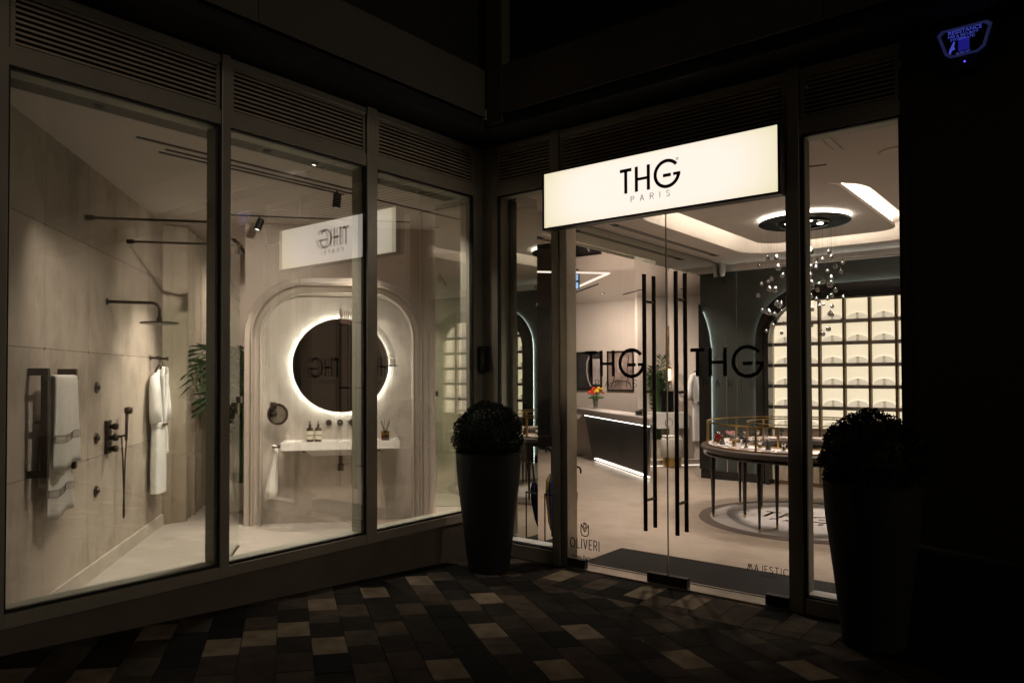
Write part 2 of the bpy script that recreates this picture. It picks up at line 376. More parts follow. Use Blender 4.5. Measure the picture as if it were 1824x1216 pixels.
def logo(mb, x0, zc, H, y0, y1):
    """three thin capitals: T, H and a round G whose crossbar is cut"""
    wd = H*.115; q = H*.44
    z0, z1 = zc-q, zc+q
    b = lambda xa, xb, za, zb: mb.box(x0+xa*H, x0+xb*H, y0, y1, za, zb)
    b(0, .46, z1-wd, z1); b(.175, .175+.115, z0, z1-wd)
    b(.60, .715, z0, z1); b(1.07, 1.185, z0, z1); b(.715, 1.07, zc-wd*.5, zc+wd*.35)
    cx = x0+1.83*H; Ro = H*.5; Ri = Ro-wd
    def arc(a0, a1):
        n = 26; A = [(cx+Ro*math.cos(R(a0+(a1-a0)*i/n)), zc+Ro*math.sin(R(a0+(a1-a0)*i/n))) for i in range(n+1)]
        B = [(cx+Ri*math.cos(R(a0+(a1-a0)*i/n)), zc+Ri*math.sin(R(a0+(a1-a0)*i/n))) for i in range(n+1)]
        mb.band(A, B, y0, y1)
    arc(38, 356)
    mb.box(cx-.14*H, cx+.15*H, y0, y1, zc-wd*.95, zc); mb.box(cx+.24*H, cx+.5*H, y0, y1, zc-wd*.85, zc+.0)
def rr(w, h, r, x0=0, z0=0, n=10):
    """open arch outline with rounded top corners: from (x0,z0) up, across and down; w wide, h high"""
    p = [(x0, z0)]
    p += [(x0+r-r*math.cos(R(a)), z0+h-r+r*math.sin(R(a))) for a in [90*i/n for i in range(n+1)]]
    p += [(x0+w-r+r*math.sin(R(a)), z0+h-r+r*math.cos(R(a))) for a in [90*i/n for i in range(n+1)]]
    p += [(x0+w, z0)]; return p

# ================================================================== GROUND
gs = .055
def gz(y): return -gs*(y+.5) if y < -.5 else 0.0
def ground():
    g = MB()
    xs = [-.02, 30]; 
    for y0, y1 in ((-40, -.5), (-.5, .02)):
        g.add([(-.002, y0, gz(y0)-.012), (40, y0, gz(y0)-.012), (40, y1, gz(y1)-.012), (-.002, y1, gz(y1)-.012)], [(0, 1, 2, 3)])
    tag(g.build('ground', mat('joint_sand', (.012, .010, .008), .9)), kind='structure')
ground()
TILES = ['paver_cream', 'paver_charcoal', 'paver_brown', 'paver_grey', 'paver_black']
for nm, c, v in (('paver_cream', (.155, .122, .084), .30), ('paver_charcoal', (.015, .013, .0105), .4), ('paver_brown', (.036, .026, .019), .4), ('paver_grey', (.054, .043, .031), .4), ('paver_black', (.006, .0055, .0045), .35)):
    MT[nm] = mat(nm, c, .88, 0, v, 9, .35, 220, spec=.15)
LIGHT = [(0.644,-2.836),(0.649,-2.623),(0.643,-2.403),(0.342,-1.975),(1.062,-2.469),(0.349,-1.537),(0.987,-1.104),(1.458,-1.642),(1.711,-2.259),
 (2.121,-1.878),(1.855,-1.283),(0.314,-1.071),(0.16,-2.963),(0.373,-3.714),(2.523,-1.286),(.613,-3.486),(3.05,-1.0),(3.3,-1.55)]
def paving():
    rnd = random.Random(11)
    a = R(-34.2); U = Vector((math.cos(a), math.sin(a))); V = Vector((-math.sin(a), math.cos(a)))
    p = MB(); pw, pl = .1805, .274; lu = {}
    for q in LIGHT:
        q = Vector(q); row = round((q.dot(V)+.36)/pw); lu.setdefault(row, []).append(q.dot(U))
    for row in range(-34, 14):
        vc = -.36 + row*pw
        ph = (lu[row][0] if row in lu else (row % 2)*pl*.5 + rnd.random()*.1)
        ph -= pl*round(ph/pl)
        for k in range(-6, 30):
            uc = ph + k*pl
            c = U*uc + V*vc
            if c.x < -.15 or c.x > 7.5 or c.y > -.3 or c.y < -6.2: continue
            is_l = any(abs(uc-x) < pl*.5 for x in lu.get(row, []))
            if not is_l: kk = rnd.choices([1, 2, 3, 4, 0], [.33, .24, .17, .23, .05 if (c.x > 3 or c.y < -4) else .0])[0]
            else: kk = 0
            g = .0022; hh = .0; dz = rnd.uniform(-.001, .001)
            cs = []
            for du, dv in ((-1, -1), (1, -1), (1, 1), (-1, 1)):
                w_ = c + U*du*(pl/2-g) + V*dv*(pw/2-g); cs.append([w_.x, w_.y])
            # clip against the straight joint at y=-.5 and the plinth at x=0
            def clip(poly, f):
                out = []
                for i in range(len(poly)):
                    A, B = poly[i], poly[(i+1) % len(poly)]; fa, fb = f(A), f(B)
                    if fa >= 0: out.append(A)
                    if (fa >= 0) != (fb >= 0):
                        t = fa/(fa-fb); out.append([A[0]+(B[0]-A[0])*t, A[1]+(B[1]-A[1])*t])
                return out
            cs = clip(cs, lambda s: -.503 - s[1])
            if len(cs) >= 3: cs = clip(cs, lambda s: s[0] - .012)
            if len(cs) < 3: continue
            p.cur = kk; n = len(cs)
            p.add([(x, y, gz(y)+dz) for x, y in cs] + [(x, y, gz(y)-.02) for x, y in cs],
                  [tuple(range(n))] + [(i, (i+1) % n, n+(i+1) % n, n+i) for i in range(n)])
    # straight band in front of the doors
    x = .02; col = 0
    while x < 7.5:
        w_ = .178; st = (col % 2)
        rows = [(-.497, -.38 + 0), (-.38, -.094), (-.094, .0)] if st else [(-.497, -.24), (-.24, .0)]
        for j, (ya, yb) in enumerate(rows):
            cx = x+w_/2; kk = rnd.choices([1, 2, 3, 4], [.33, .25, .17, .25])[0]
            if st and j == 1 and min(abs(cx-t) for t in (1.0, 1.77, 2.14, 3.3)) < .1: kk = 0
            p.cur = kk; g = .002
            p.box(x+g, x+w_-g, ya+g, yb-g, -.02, rnd.uniform(-.001, .001))
        x += w_; col += 1
    o = p.build('pavement', TILES); tag(o, kind='structure')
paving()

# ================================================================== LEFT SHOPFRONT (display windows)
def slats(fm, x0, x1, z0, z1, n, parent):
    b = MB(fm); b.box(x0, x1, .10, .11, z0, z1); b.build('louvre_back', 'dark', parent)
    s = MB(fm); dz = (z1-z0)/n
    for i in range(n):
        zc = z0 + dz*(i+.5); h = dz*.40
        s.prism([(0, zc-h*.55), (.05, zc+h*.7), (.052, zc+h*.7+.005), (0, zc+h*.55)], lambda a, b_: (x0, .004+a, b_), lambda a, b_: (x1, .004+a, b_))
    s.build('louvre', 'louvre', parent)
    f = MB(fm); t = .022
    f.box(x0-t, x1+t, -.004, .02, z1, z1+t); f.box(x0-t, x1+t, -.004, .02, z0-t, z0)
    f.box(x0-t, x0, -.004, .02, z0, z1); f.box(x1, x1+t, -.004, .02, z0, z1)
    f.build('louvre_frame', 'frame', parent)
def bay(fm, x0, x1, zs, gm, parent, reveal=True, top=3.113):
    g = MB(fm); g.box(x0-.01, x1+.01, .008, .016, zs-.01, top+.01); pane = g.build('glass_pane', gm, parent)
    if gm == 'glassL': g = MB(fm); g.box(x0-.01, x1+.01, .034, .042, zs-.01, top+.01); g.build('inner_glass', gm, parent)
    k = MB(fm); t = .012
    k.box(x0, x0+t, -.002, .03, zs, top); k.box(x1-t*1.2, x1, -.002, .03, zs, top)
    k.box(x0+t, x1-t*1.2, -.002, .03, zs, zs+t); k.box(x0+t, x1-t*1.2, -.002, .03, top-t, top)
    k.build('gasket', 'gasket', parent)
    r = MB(fm); r.box(x0+.0, x0+.006, .045, .149, zs+.008, top-.008); r.box(x1-.006, x1, .045, .149, zs+.008, top-.008)
    r.box(x0+.0061, x1-.0061, .045, .149, zs+.001, zs+.007); r.box(x0+.0061, x1-.0061, .045, .149, top-.007, top-.001); r.build('reveal', 'reveal', parent)
    return pane
shopL = thing('display_window', 'bronze framed shop window in three bays with louvres over a low plinth, showing the bathroom display', 'shop window', m=FL)
lb = [(-3.636, -2.495), (-2.437, -1.334), (-1.237, -.125)]
for (a, b) in lb: bay(FL, a, b, .375, 'glassL', shopL)
f = MB(FL)
muls = [(-3.95, -3.636), (-2.495, -2.437), (-1.334, -1.237)]
for (a, b) in muls: f.box(a, b, -.022, .15, .30, 3.56)
f.build('mullion', 'frame', shopL, bevel=.004)
for i, (a, b) in enumerate(lb):
    f = MB(FL); f.box(a, b, -.012, .14, 3.113, 3.205); f.box(a, b, -.012, .14, 3.50, 3.55); f.build('transom', 'frame', shopL, bevel=.003)
    slats(FL, a+.03, b-.03, 3.225, 3.48, 9, shopL)
f = MB(FL)
for (a, b) in lb: f.box(a, b, -.018, .15, .30, .372)
f.build('sill', 'frame', shopL, bevel=.003)
f = MB(FL); f.box(-3.95, -.13, -.004, .3, -.1, .30); f.build('plinth', 'plinth', shopL)
f = MB(FL)   # inner lining of the frames, lit from the room
for (a, b) in lb: f.box(a, b, .151, .165, 3.113, 3.15)
f.build('head_lining', 'frame', shopL)
f = MB(FL); f.box(-3.9, -.13, .166, .34, 3.120, 3.1495); f.build('blind_recess', 'recess', shopL)
f = MB(); f.box(-.32, -.001, -8.2, -3.951, -.1, 3.56); tag(f.build('side_wall', 'panel'), 'plain pale cladding wall beside the first display window bay', 'wall')
# ================================================================== CORNER
f = MB()
f.box(-.15, .171, .0, .155, -.05, 3.56); f.box(-.15, .0, -.125, -.001, -.05, 3.56)
co = f.build('corner_pillar', 'frame', bevel=.004); tag(co, 'slim bronze metal pillar where the two glass shopfronts meet', 'pillar')
f = MB(); f.box(.02, .075, -.085, -.005, 1.58, 1.80); p = f.build('junction_box', 'black', bevel=.004); tag(p, 'small black box fixed in the corner above the round shrub', 'box')
# ================================================================== RIGHT SHOPFRONT (entrance)
shopR = thing('entrance_shopfront', 'bronze framed glass entrance with double doors, narrow side panes and louvres above', 'shopfront', m=FR)
rb = [(.171, .763, .113), (2.760, 3.345, .10)]
for a, b, zs in rb:
    bay(FR, a, b, zs, 'glassR', shopR, top=3.11)
    f = MB(FR); f.box(a, b, -.015, .14, 0, zs); f.build('sill', 'frame', shopR, bevel=.003)
    f = MB(FR); f.box(a, b, .021, .145, zs+.002, zs+.02); f.build('inner_sill', 'white', shopR)
for a, b in ((.763, .835), (2.672, 2.748)):
    f = MB(FR); f.box(a, b, -.022, .15, 0, 3.56); f.build('mullion', 'frame', shopR, bevel=.004)
f = MB(FR); f.box(.835, .905, -.012, .13, 0, 3.11); f.build('door_jamb', 'alu', shopR, bevel=.003)
f = MB(FR); f.box(2.655, 2.672, -.012, .13, 0, 3.11); f.build('door_jamb', 'frame', shopR, bevel=.003)
f = MB(FR); f.box(2.748, 2.760, -.006, .14, 0, 3.11); f.build('window_lining', 'panel', shopR)
for a, b in ((.171, .763), (.835, 2.672), (2.748, 3.345)):
    f = MB(FR); f.box(a, b, -.010, .14, 3.11, 3.205); f.box(a, b, -.010, .14, 3.50, 3.55); f.build('transom', 'frame', shopR, bevel=.003)
    slats(FR, a+.03, b-.03, 3.225, 3.48, 9, shopR)
f = MB(FR); f.box(.905, 2.655, -.03, .12, .001, .014); f.build('threshold', 'alu', shopR)
def door(x0, x1, hx, px0, px1):
    g = MB(FR); g.box(x0, x1, .0, .012, .03, 3.10); d = g.build('door', 'glassR', shopR)
    for s in (-1, 1):
        y = .006 + s*.075
        h = MB(FR); h.tube([(hx, y, .40), (hx, y, 2.29)], .0155, 14)
        for z in (.62, 1.42, 2.09): h.tube([(hx, .006+s*.006, z), (hx, y-s*.01, z)], .011, 8)
        h.build('handle', 'bronze', d, smooth=False)
    k = MB(FR); k.box(px0, px1, -.02, .032, .016, .085); k.build('patch_fitting', 'black', d, bevel=.003)
    return d
d1 = door(.907, 1.778, 1.639, .907, 1.07); d2 = door(1.784, 2.653, 1.893, 2.50, 2.653)
k = MB(FR); k.box(1.62, 1.777, -.022, .034, .016, .085); k.build('patch_fitting', 'black', d1, bevel=.003)
k = MB(FR); k.box(1.785, 1.94, -.022, .034, .016, .085); k.build('patch_fitting', 'black', d2, bevel=.003)
k = MB(FR); k.box(1.7782, 1.7838, .0, .014, .085, 3.10); k.build('edge_seal', 'alu', d1)
for d, x0 in ((d1, 1.075), (d2, 1.972)):
    l = MB(FR); logo(l, x0, 1.635, .228, -.004, -.0015); strokes(l, 'PARIS', x0+.095, 1.455, x0+.46, .052, .004, -.004, -.0015); l.build('lettering', 'letter', d)
l = MB(FR); strokes(l, 'OLIVERI', .925, .172, 1.195, .074, .0065, -.004, -.0015, .60)
cx, cz = 1.063, .322                                                # tulip emblem: rounded cup with a diamond
def ln(pts, wd):
    for i, (a, b) in enumerate(zip(pts[:-1], pts[1:])): seg2(l, a, b, wd, -.004, -.0015 - i*1e-5)
ln([(cx-.034, cz+.04), (cx-.036, cz-.02), (cx-.026, cz-.045), (cx, cz-.052), (cx+.026, cz-.045), (cx+.036, cz-.02), (cx+.034, cz+.04)], .007)
ln([(cx-.034, cz+.04), (cx, cz-.015), (cx+.034, cz+.04)], .007)
ln([(cx-.02, cz+.045), (cx, cz+.055), (cx+.02, cz+.045)], .007)
ln([(cx-.016, cz+.03), (cx, cz+.045), (cx+.016, cz+.03), (cx, cz+.008), (cx-.016, cz+.03)], .006)
l.build('lettering', 'letter', d1)
text_mesh('Linens Partner', .038, at(FR, .935, -.003, .092), 'letter', 'lettering', d1, .0008)
l = MB(FR); strokes(l, 'MAJESTIC', 2.375, .222, 2.648, .044, .0042, -.004, -.0015, .78); l.build('lettering', 'letter', d2)
text_mesh('LONDON', .020, at(FR, 2.455, -.003, .192), 'letter', 'lettering', d2, .0008, 1.3)
# dark cladding to the right
f = MB(); f.box(3.347, 9.5, -.012, .35, -.05, 3.56); dw = f.build('cladding_wall', 'darkwall'); f = MB(); f.box(3.395, 3.399, -.0135, -.0121, -.05, 3.56); f.build('panel_joint', 'dark', dw); tag(dw, 'dark smooth cladding wall beside the narrow window with an alarm box on it', 'wall')
f = MB(); f.box(3.40, 9.5, -.30, -.013, -.05, .55); tag(f.build('wall_plinth', 'planter'), 'low black plinth along the foot of the dark cladding wall', 'plinth')
# upper facade bands
up_ = thing('upper_facade', 'pale panelled band of the building above the shopfronts, with dark storeys over it', 'building')
for i, (y0, y1) in enumerate(((-9, -4.2), (-4.194, -2.455), (-2.449, -.37))):
    f = MB(); f.box(.05, .35, y0, y1, 3.66, 4.05); f.box(.05, .362, y0, y1, 3.66, 3.675); f.build('fascia_panel', 'panel', up_)
for i, (x0, x1) in enumerate(((.52, 3.0), (3.006, 5.6), (5.606, 9.5))):
    f = MB(); f.box(x0, x1, -.35, -.05, 3.66, 4.06); f.box(x0, x1, -.362, -.05, 3.66, 3.672); f.build('fascia_panel', 'panel', up_)
f = MB(); f.box(.355, .515, -.355, -.2, 3.60, 9); f.build('corner_post', 'panel', up_)
f = MB(); f.box(-.6, .33, -9, .35, 3.57, 3.655); f.box(.331, 9.5, -.33, .35, 3.57, 3.655); f.build('soffit', 'soffit', up_)
f = MB(); f.box(-.6, .25, -9, .35, 4.07, 9); f.box(.251, 9.5, -.25, .35, 4.07, 9); f.build('upper_storey', 'dark', up_)

# ================================================================== SIGN
sg = thing('lightbox_sign', 'long glowing cream lightbox sign reading THG PARIS above the glass doors', 'sign', (1.77, -.1, 2.7))
f = MB(); X0, X1, Z0, Z1 = .852, 2.686, 2.706, 3.133; t = .016
f.box(X0-t, X1+t, -.243, -.15, Z0-t, Z0); f.box(X0-t, X1+t, -.243, -.15, Z1, Z1+t*.4)
f.box(X0-t, X0, -.243, -.15, Z0, Z1); f.box(X1, X1+t, -.243, -.15, Z0, Z1); f.box(X0, X1, -.165, -.15, Z0, Z1)
f.build('casing', 'black', sg)
for xb in (1.0, 2.54):
    f = MB(); f.box(xb, xb+.03, -.149, -.02, 2.93, 2.97); f.box(xb-.02, xb+.05, -.022, -.012, 2.86, 3.04); f.build('bracket', 'black', sg)
f = MB(at(FR, (X0+X1)/2, 0, (Z0+Z1)/2)); f.box(X0-(X0+X1)/2, X1-(X0+X1)/2, -.237, -.20, -(Z1-Z0)/2, (Z1-Z0)/2); f.build('lit_face', 'sign', sg)
l = MB(); logo(l, 1.54, 2.955, .205, -.242, -.2375); strokes(l, 'PARIS', 1.63, 2.796, 1.935, .040, .0028, -.242, -.2375)
l.build('lettering', 'letter', sg)
text_mesh('®', .028, at(FR, 1.985, -.240, 3.035), 'letter', 'lettering', sg, .0006)
# alarm box
al = thing('alarm_box', 'five sided security alarm box glowing blue, reading RESISTANCE FIRE & SECURITY SYSTEMS LTD', 'alarm box', (3.69, -.05, 3.45))
def ap(poly, y0, y1, nm, m, par=al, bv=0):
    f = MB(); f.prism(poly, lambda a, b: (a, y0, b), lambda a, b: (a, y1, b)); return f.build(nm, m, par, bevel=bv)
body = [(3.545, 3.575), (3.575, 3.60), (3.80, 3.60), (3.835, 3.575), (3.80, 3.42), (3.74, 3.33), (3.64, 3.33), (3.58, 3.42)]
def sc(poly, s, cx=3.69, cz=3.48): return [(cx+(x-cx)*s, cz+(z-cz)*s) for x, z in poly]
body = [(x, z-.025) for x, z in body]
ap(body, -.085, -.013, 'casing', 'alarm', bv=.006)
rim = [(3.555, 3.54), (3.58, 3.562), (3.80, 3.562), (3.825, 3.54), (3.79, 3.42), (3.755, 3.395), (3.625, 3.395), (3.592, 3.42)]
rin = sc(rim, .86, 3.69, 3.478)
f = MB(); n = len(rim); f.band(rim+[rim[0]], rin+[rin[0]], -.095, -.086); f.build('lit_rim', 'bluerim', al)
ap(sc(rim, .84, 3.69, 3.478), -.089, -.0855, 'cover_plate', 'blackgloss')
f = MB(); f.box(3.66, 3.715, -.0905, -.0895, 3.425, 3.495); f.build('glow_panel', 'blueglow', al)
for tx, sz, x, z in (('RESISTANCE', .030, 3.610, 3.527), ('FIRE & SECURITY', .020, 3.610, 3.508), ('SYSTEMS LTD', .020, 3.622, 3.489)):
    text_mesh(tx, sz, at(FR, x, -.0912, z), 'bluelett', 'lettering', al, .0004)
text_mesh('01707 277', .016, at(FR, 3.650, -.0912, 3.408), 'bluelett', 'lettering', al, .0004)
f = MB(); f.prism([(3.612, 3.40), (3.616, 3.44), (3.638, 3.485), (3.645, 3.482), (3.64, 3.455), (3.645, 3.44), (3.628, 3.434), (3.62, 3.41)], lambda a, b: (a, -.0915, b), lambda a, b: (a, -.0902, b)); f.build('emblem', 'bluelett', al)
f = MB(); f.lathe([(0, -.002), (.005, -.001), (.005, .004)], (3.69, -.088, 3.36), 10, 'y'); f.build('lamp', 'bluedot', al)

al.location.z -= .045
# ================================================================== INTERIOR SHELL
f = MB(); f.box(-9, 6.2, .15, 9.6, -.02, 0); tag(f.build('floor', 'floor'), kind='structure')
f = MB(); f.box(-9, -.15, -4.4, .149, -.02, 0); tag(f.build('display_floor', 'bfloor'), kind='structure')
TR = (.60, 2.75, 1.50, 4.80, .45)      # ceiling tray opening
def rrect(x0, x1, y0, y1, r, n=8):
    out = []
    for cx_, cy_, a in ((x1-r, y0+r, -90), (x1-r, y1-r, 0), (x0+r, y1-r, 90), (x0+r, y0+r, 180)):
        out += [(cx_+r*math.cos(R(a+90*i/n)), cy_+r*math.sin(R(a+90*i/n))) for i in range(n+1)]
    return out
def ceiling():
    hole = rrect(*TR)
    bm = bmesh.new()
    def loop(pts): 
        v = [bm.verts.new((x, y, 3.15)) for x, y in pts]; return [bm.edges.new((v[i], v[(i+1) % len(v)])) for i in range(len(v))]
    e = loop([(.0, .145), (6.2, .145), (6.2, 7.2), (.0, 7.2)]) + loop(hole)
    bmesh.ops.triangle_fill(bm, edges=e, use_beauty=True)
    me = bpy.data.meshes.new('c'); bm.to_mesh(me); bm.free()
    c = MB(); c.add([tuple(v.co) for v in me.vertices], [tuple(p.vertices) for p in me.polygons])
    n = len(hole)                                    # upstand of the tray and its lid
    c.add([(x, y, 3.15) for x, y in hole] + [(x, y, 3.36) for x, y in hole], [(i, (i+1) % n, n+(i+1) % n, n+i) for i in range(n)] + [tuple(range(n, 2*n))])
    c.box(-9, -.004, -4.4, .60, 3.15, 3.2); c.box(-3.0, -.004, .601, 1.2, 3.15, 3.2); c.box(-9, -3.001, .601, 3, 3.15, 3.2)
    c.box(0, 6.2, .145, 7.2, 3.40, 3.45)
    tag(c.build('ceiling', 'ceil'), kind='structure')
ceiling()
f = MB(); f.box(-9, -.03, 1.21, 9.6, 2.905, 2.96); tag(f.build('mirror_ceiling', 'mirror_ceiling'), 'dropped mirror finish ceiling over the reception desk reflecting the pictures', 'ceiling panel')
f = MB(); f.box(-.029, -.006, .46, 7.2, 2.905, 3.149); tag(f.build('mirror_bulkhead', 'mirror'), 'narrow mirrored bulkhead strip along the ceiling edge above the desk area', 'bulkhead')
IS = (.88, 2.48, 1.76, 4.54, .26)
isl = thing('ceiling_raft', 'floating cream ceiling raft with a lit cove running all round it', 'ceiling raft', (1.68, 3.15, 3.24))
pts = rrect(*IS); f = MB(); f.prism(pts, lambda a, b: (a, b, 3.225), lambda a, b: (a, b, 3.262)); f.build('raft_board', 'ceil', isl)
po = rrect(IS[0]+.03, IS[1]-.03, IS[2]+.03, IS[3]-.03, .24); pi_ = rrect(IS[0]+.04, IS[1]-.04, IS[2]+.04, IS[3]-.04, .23)
f = MB(); n = len(po); f.add([(x, y, 3.263) for x, y in po]+[(x, y, 3.263) for x, y in pi_]+[(x, y, 3.300) for x, y in po]+[(x, y, 3.300) for x, y in pi_],
   sum([[(i, (i+1) % n, 2*n+(i+1) % n, 2*n+i), (n+i, 3*n+i, 3*n+(i+1) % n, n+(i+1) % n), (2*n+i, 2*n+(i+1) % n, 3*n+(i+1) % n, 3*n+i)] for i in range(n)], []))
f.build('cove_light', 'cove', isl)
# shop walls
f = MB(); f.box(-4.15, -1.2, 6.95, 7.1, 0, 2.904); f.box(-1.199, -1.05, 6.95, 7.1, 0, 2.904); pw = f.build('picture_wall', 'wall'); tag(pw, 'plain beige wall behind the reception desk carrying framed pictures', 'wall')
f = MB(); f.box(-4.15, -1.7, 6.93, 6.949, 0, .10); f.build('skirting_board', 'skirt', pw)
f = MB(); f.box(-9, 6.3, 9.5, 9.6, 0, 3.4); tag(f.build('rear_wall', 'wall'), 'far rear wall beyond the picture wall seen along the corridor', 'wall')
FT = frame(-2.30, 2.88, (.78, .625)); f = MB(FT); f.box(0, .79, 0, .06, .70, 2.50); tt = f.build('display_screen', 'blackgloss', bevel=.004); tag(tt, 'tall dark display screen on a slim post just past the mirror column', 'screen')
f = MB(FT); f.box(.30, .38, .02, .05, .0, .699); f.box(.1, .6, -.1, .2, .001, .012); f.build('screen_post', 'mould', tt)
f = MB(); f.box(6.1, 6.25, .15, 9.5, 0, 3.4); tag(f.build('end_wall', 'wall'), 'plain beige end wall of the showroom beyond the display table', 'wall')
f = MB(); f.box(-9.1, -9, -4.4, 9.6, 0, 3.4); tag(f.build('outer_wall', 'wall'), 'beige outer wall behind the curtain at the end of the display floor', 'wall')
f = MB(); f.box(3.35, 6.1, .351, .5, 0, 3.15); tag(f.build('return_wall', 'wall'), 'beige inner side of the dark cladding wall', 'wall')
# mirror clad column
f = MB(); f.box(-.62, .262, .156, .455, .0, 3.149); f.box(-.62, -.151, .03, .155, 0, 3.149); mc = f.build('mirror_column', 'mirror'); tag(mc, 'full height column clad in greenish mirror between the two shopfronts', 'column')
for x in ():
    pass
# ceiling slots, discs, camera
def slot(nm, p, q, wd, z, lab, m='black', h=.006):
    p = Vector(p); q = Vector(q); d = (q-p).normalized(); nn = Vector((-d.y, d.x))*wd/2
    f = MB(); f.prism([tuple(v) for v in (p+nn, q+nn, q-nn, p-nn)], lambda a, b: (a, b, z-h), lambda a, b: (a, b, z+.001)); o = f.build(nm, m); tag(o, lab, 'ceiling slot'); return o
slot('ceiling_slot', (.215, 1.83), (.222, 4.57), .018, 3.15, 'longer black air slot in the showroom ceiling on the side towards the desk')
slot('ceiling_slot', (.262, 1.83), (.269, 4.57), .018, 3.15, 'black air slot in the showroom ceiling on the side towards the lit tray')
slot('ceiling_slot', (-2.65, 5.34), (-1.59, 4.47), .03, 2.905, 'black slot in the mirror ceiling nearer the entrance doors')
slot('ceiling_slot', (-2.02, 5.98), (-1.37, 5.49), .03, 2.905, 'short black slot in the mirror ceiling over the reception desk')
slot('ceiling_slot', (2.519, .919), (2.655, .952), .018, 3.15, 'short black slot in the ceiling behind the narrow window by the door')
led = thing('linear_light', 'thin angled strip of white light set in the mirror ceiling', 'ceiling light', (-.6, 3.0, 2.94))
f = MB(); 
for (p, q) in (((-1.70, 2.60), (-.84, 3.54)), ((-.84, 3.54), (-2.75, 5.20))):
    p = Vector(p); q = Vector(q); d = (q-p).normalized(); nn = Vector((-d.y, d.x))*.022
    f.prism([tuple(v) for v in (p+nn, q+nn, q-nn, p-nn)], lambda a, b: (a, b, 2.896), lambda a, b: (a, b, 2.9051))
f.build('diffuser', 'soffitled', led)
for (x, y, r, lab) in ((.32, 5.25, .11, 'round flush white speaker in the ceiling near the dark wall corner'), (-.0+.75, 5.15, .13, 'larger flush white ceiling speaker beside the lit tray'), (3.15, .93, .13, 'round white ceiling speaker behind the narrow side window'), (.6, .75, .16, 'round white ceiling speaker just inside the entrance side pane')):
    f = MB(); f.lathe([(0, -.010), (r*.9, -.010), (r, -.004), (r, .001)], (x, y, 3.15), 30); tag(f.build('ceiling_speaker', 'ceil', smooth=False), lab, 'speaker')
f = MB(); f.box(2.45, 2.86, .20, .62, 3.144, 3.151); f.box(2.50, 2.81, .25, .57, 3.140, 3.144); tag(f.build('air_conditioner', 'ceil', bevel=.006), 'square white air conditioner grille in the ceiling above the entrance', 'air conditioner')
for i, (x, y) in enumerate(((-.16, 5.20), (-.06, 5.24))):
    f = MB(); f.lathe([(0, -.16), (.03, -.155), (.04, -.12), (.04, 0), (.055, 0), (.055, .03)], (x+.1, y, 3.12), 16)
    tag(f.build('ceiling_camera', 'white', smooth=True), ('white dome camera hanging at the dark wall corner, the one nearer the desk', 'white dome camera hanging at the dark wall corner, the one nearer the arch')[i], 'camera')
ex = thing('exit_sign', 'small glowing pale blue exit light hanging near the side pane', 'sign', (-1.72, 4.0, 2.9))
f = MB(); f.box(-1.715, -1.63, 3.99, 4.0, 2.80, 2.89); f.build('lit_panel', 'exit', ex)
f = MB(); f.box(-1.73, -1.62, 4.001, 4.02, 2.79, 2.904); f.build('casing', 'black', ex)

# ================================================================== SHELF WALL (y = 5.45)
YW = 5.45
sw = thing('arched_shelf_wall', 'dark green wall with wide arched niche of lit cream shelving framed in black moulding', 'shelf wall', (1.9, YW, 0))
def outline(x0, x1, top, r, n=12): return rr(x1-x0, top, r, x0, 0, n)
def wall_with_arches():
    """dark wall panel with two arched openings"""
    bm = bmesh.new()
    ops = [(.648, 3.19, 2.55, .54), (4.25, 5.8, 2.55, .54)]
    xs = [(-.40, 0)]
    loops = []
    bd = [(-.40, 0), (-.40, 3.15), (6.1, 3.15), (6.1, 0)]
    pts = list(bd)
    for (a, b, t, r) in reversed(ops): pts += [(x, z) for x, z in reversed(outline(a, b, t, r))]
    v = [bm.verts.new((x, YW, z)) for x, z in pts]
    e = [bm.edges.new((v[i], v[(i+1) % len(v)])) for i in range(len(v))]
    bmesh.ops.triangle_fill(bm, edges=e, use_beauty=True)
    me = bpy.data.meshes.new('w'); bm.to_mesh(me); bm.free()
    c = MB(); c.add([tuple(q.co) for q in me.vertices], [tuple(p.vertices) for p in me.polygons])
    c.box(-.40, -.30, YW+.002, 7.0, 0, 3.15)
    c.build('wall_panel', 'green', sw)
wall_with_arches()
def off(x0, x1, top, r, d): return outline(x0+d, x1-d, top-d, max(.02, r-d))
def surround(x0, x1, top, r, right_cut=None):
    """black stepped moulding of an arch whose outer edge is given, with a light slot round it"""
    A = off(x0, x1, top, r, 0); 
    lay = [(.0, .055, .045), (.055, .12, .075), (.12, .155, .055), (.155, .20, .09)]
    f = MB()
    for d0, d1, pr_ in lay: f.band(off(x0, x1, top, r, d0), off(x0, x1, top, r, d1), YW-pr_, YW+.10 if d0 else YW-.020)
    f.build('arch_moulding', 'blackgloss', sw)
    f = MB(); f.band(off(x0, x1, top, r, .012), off(x0, x1, top, r, .020), YW-.016, YW-.003)
    f.build('arch_light', 'greenled', sw)
surround(.447, 3.39, 2.76, .74); surround(4.05, 6.0, 2.76, .74)
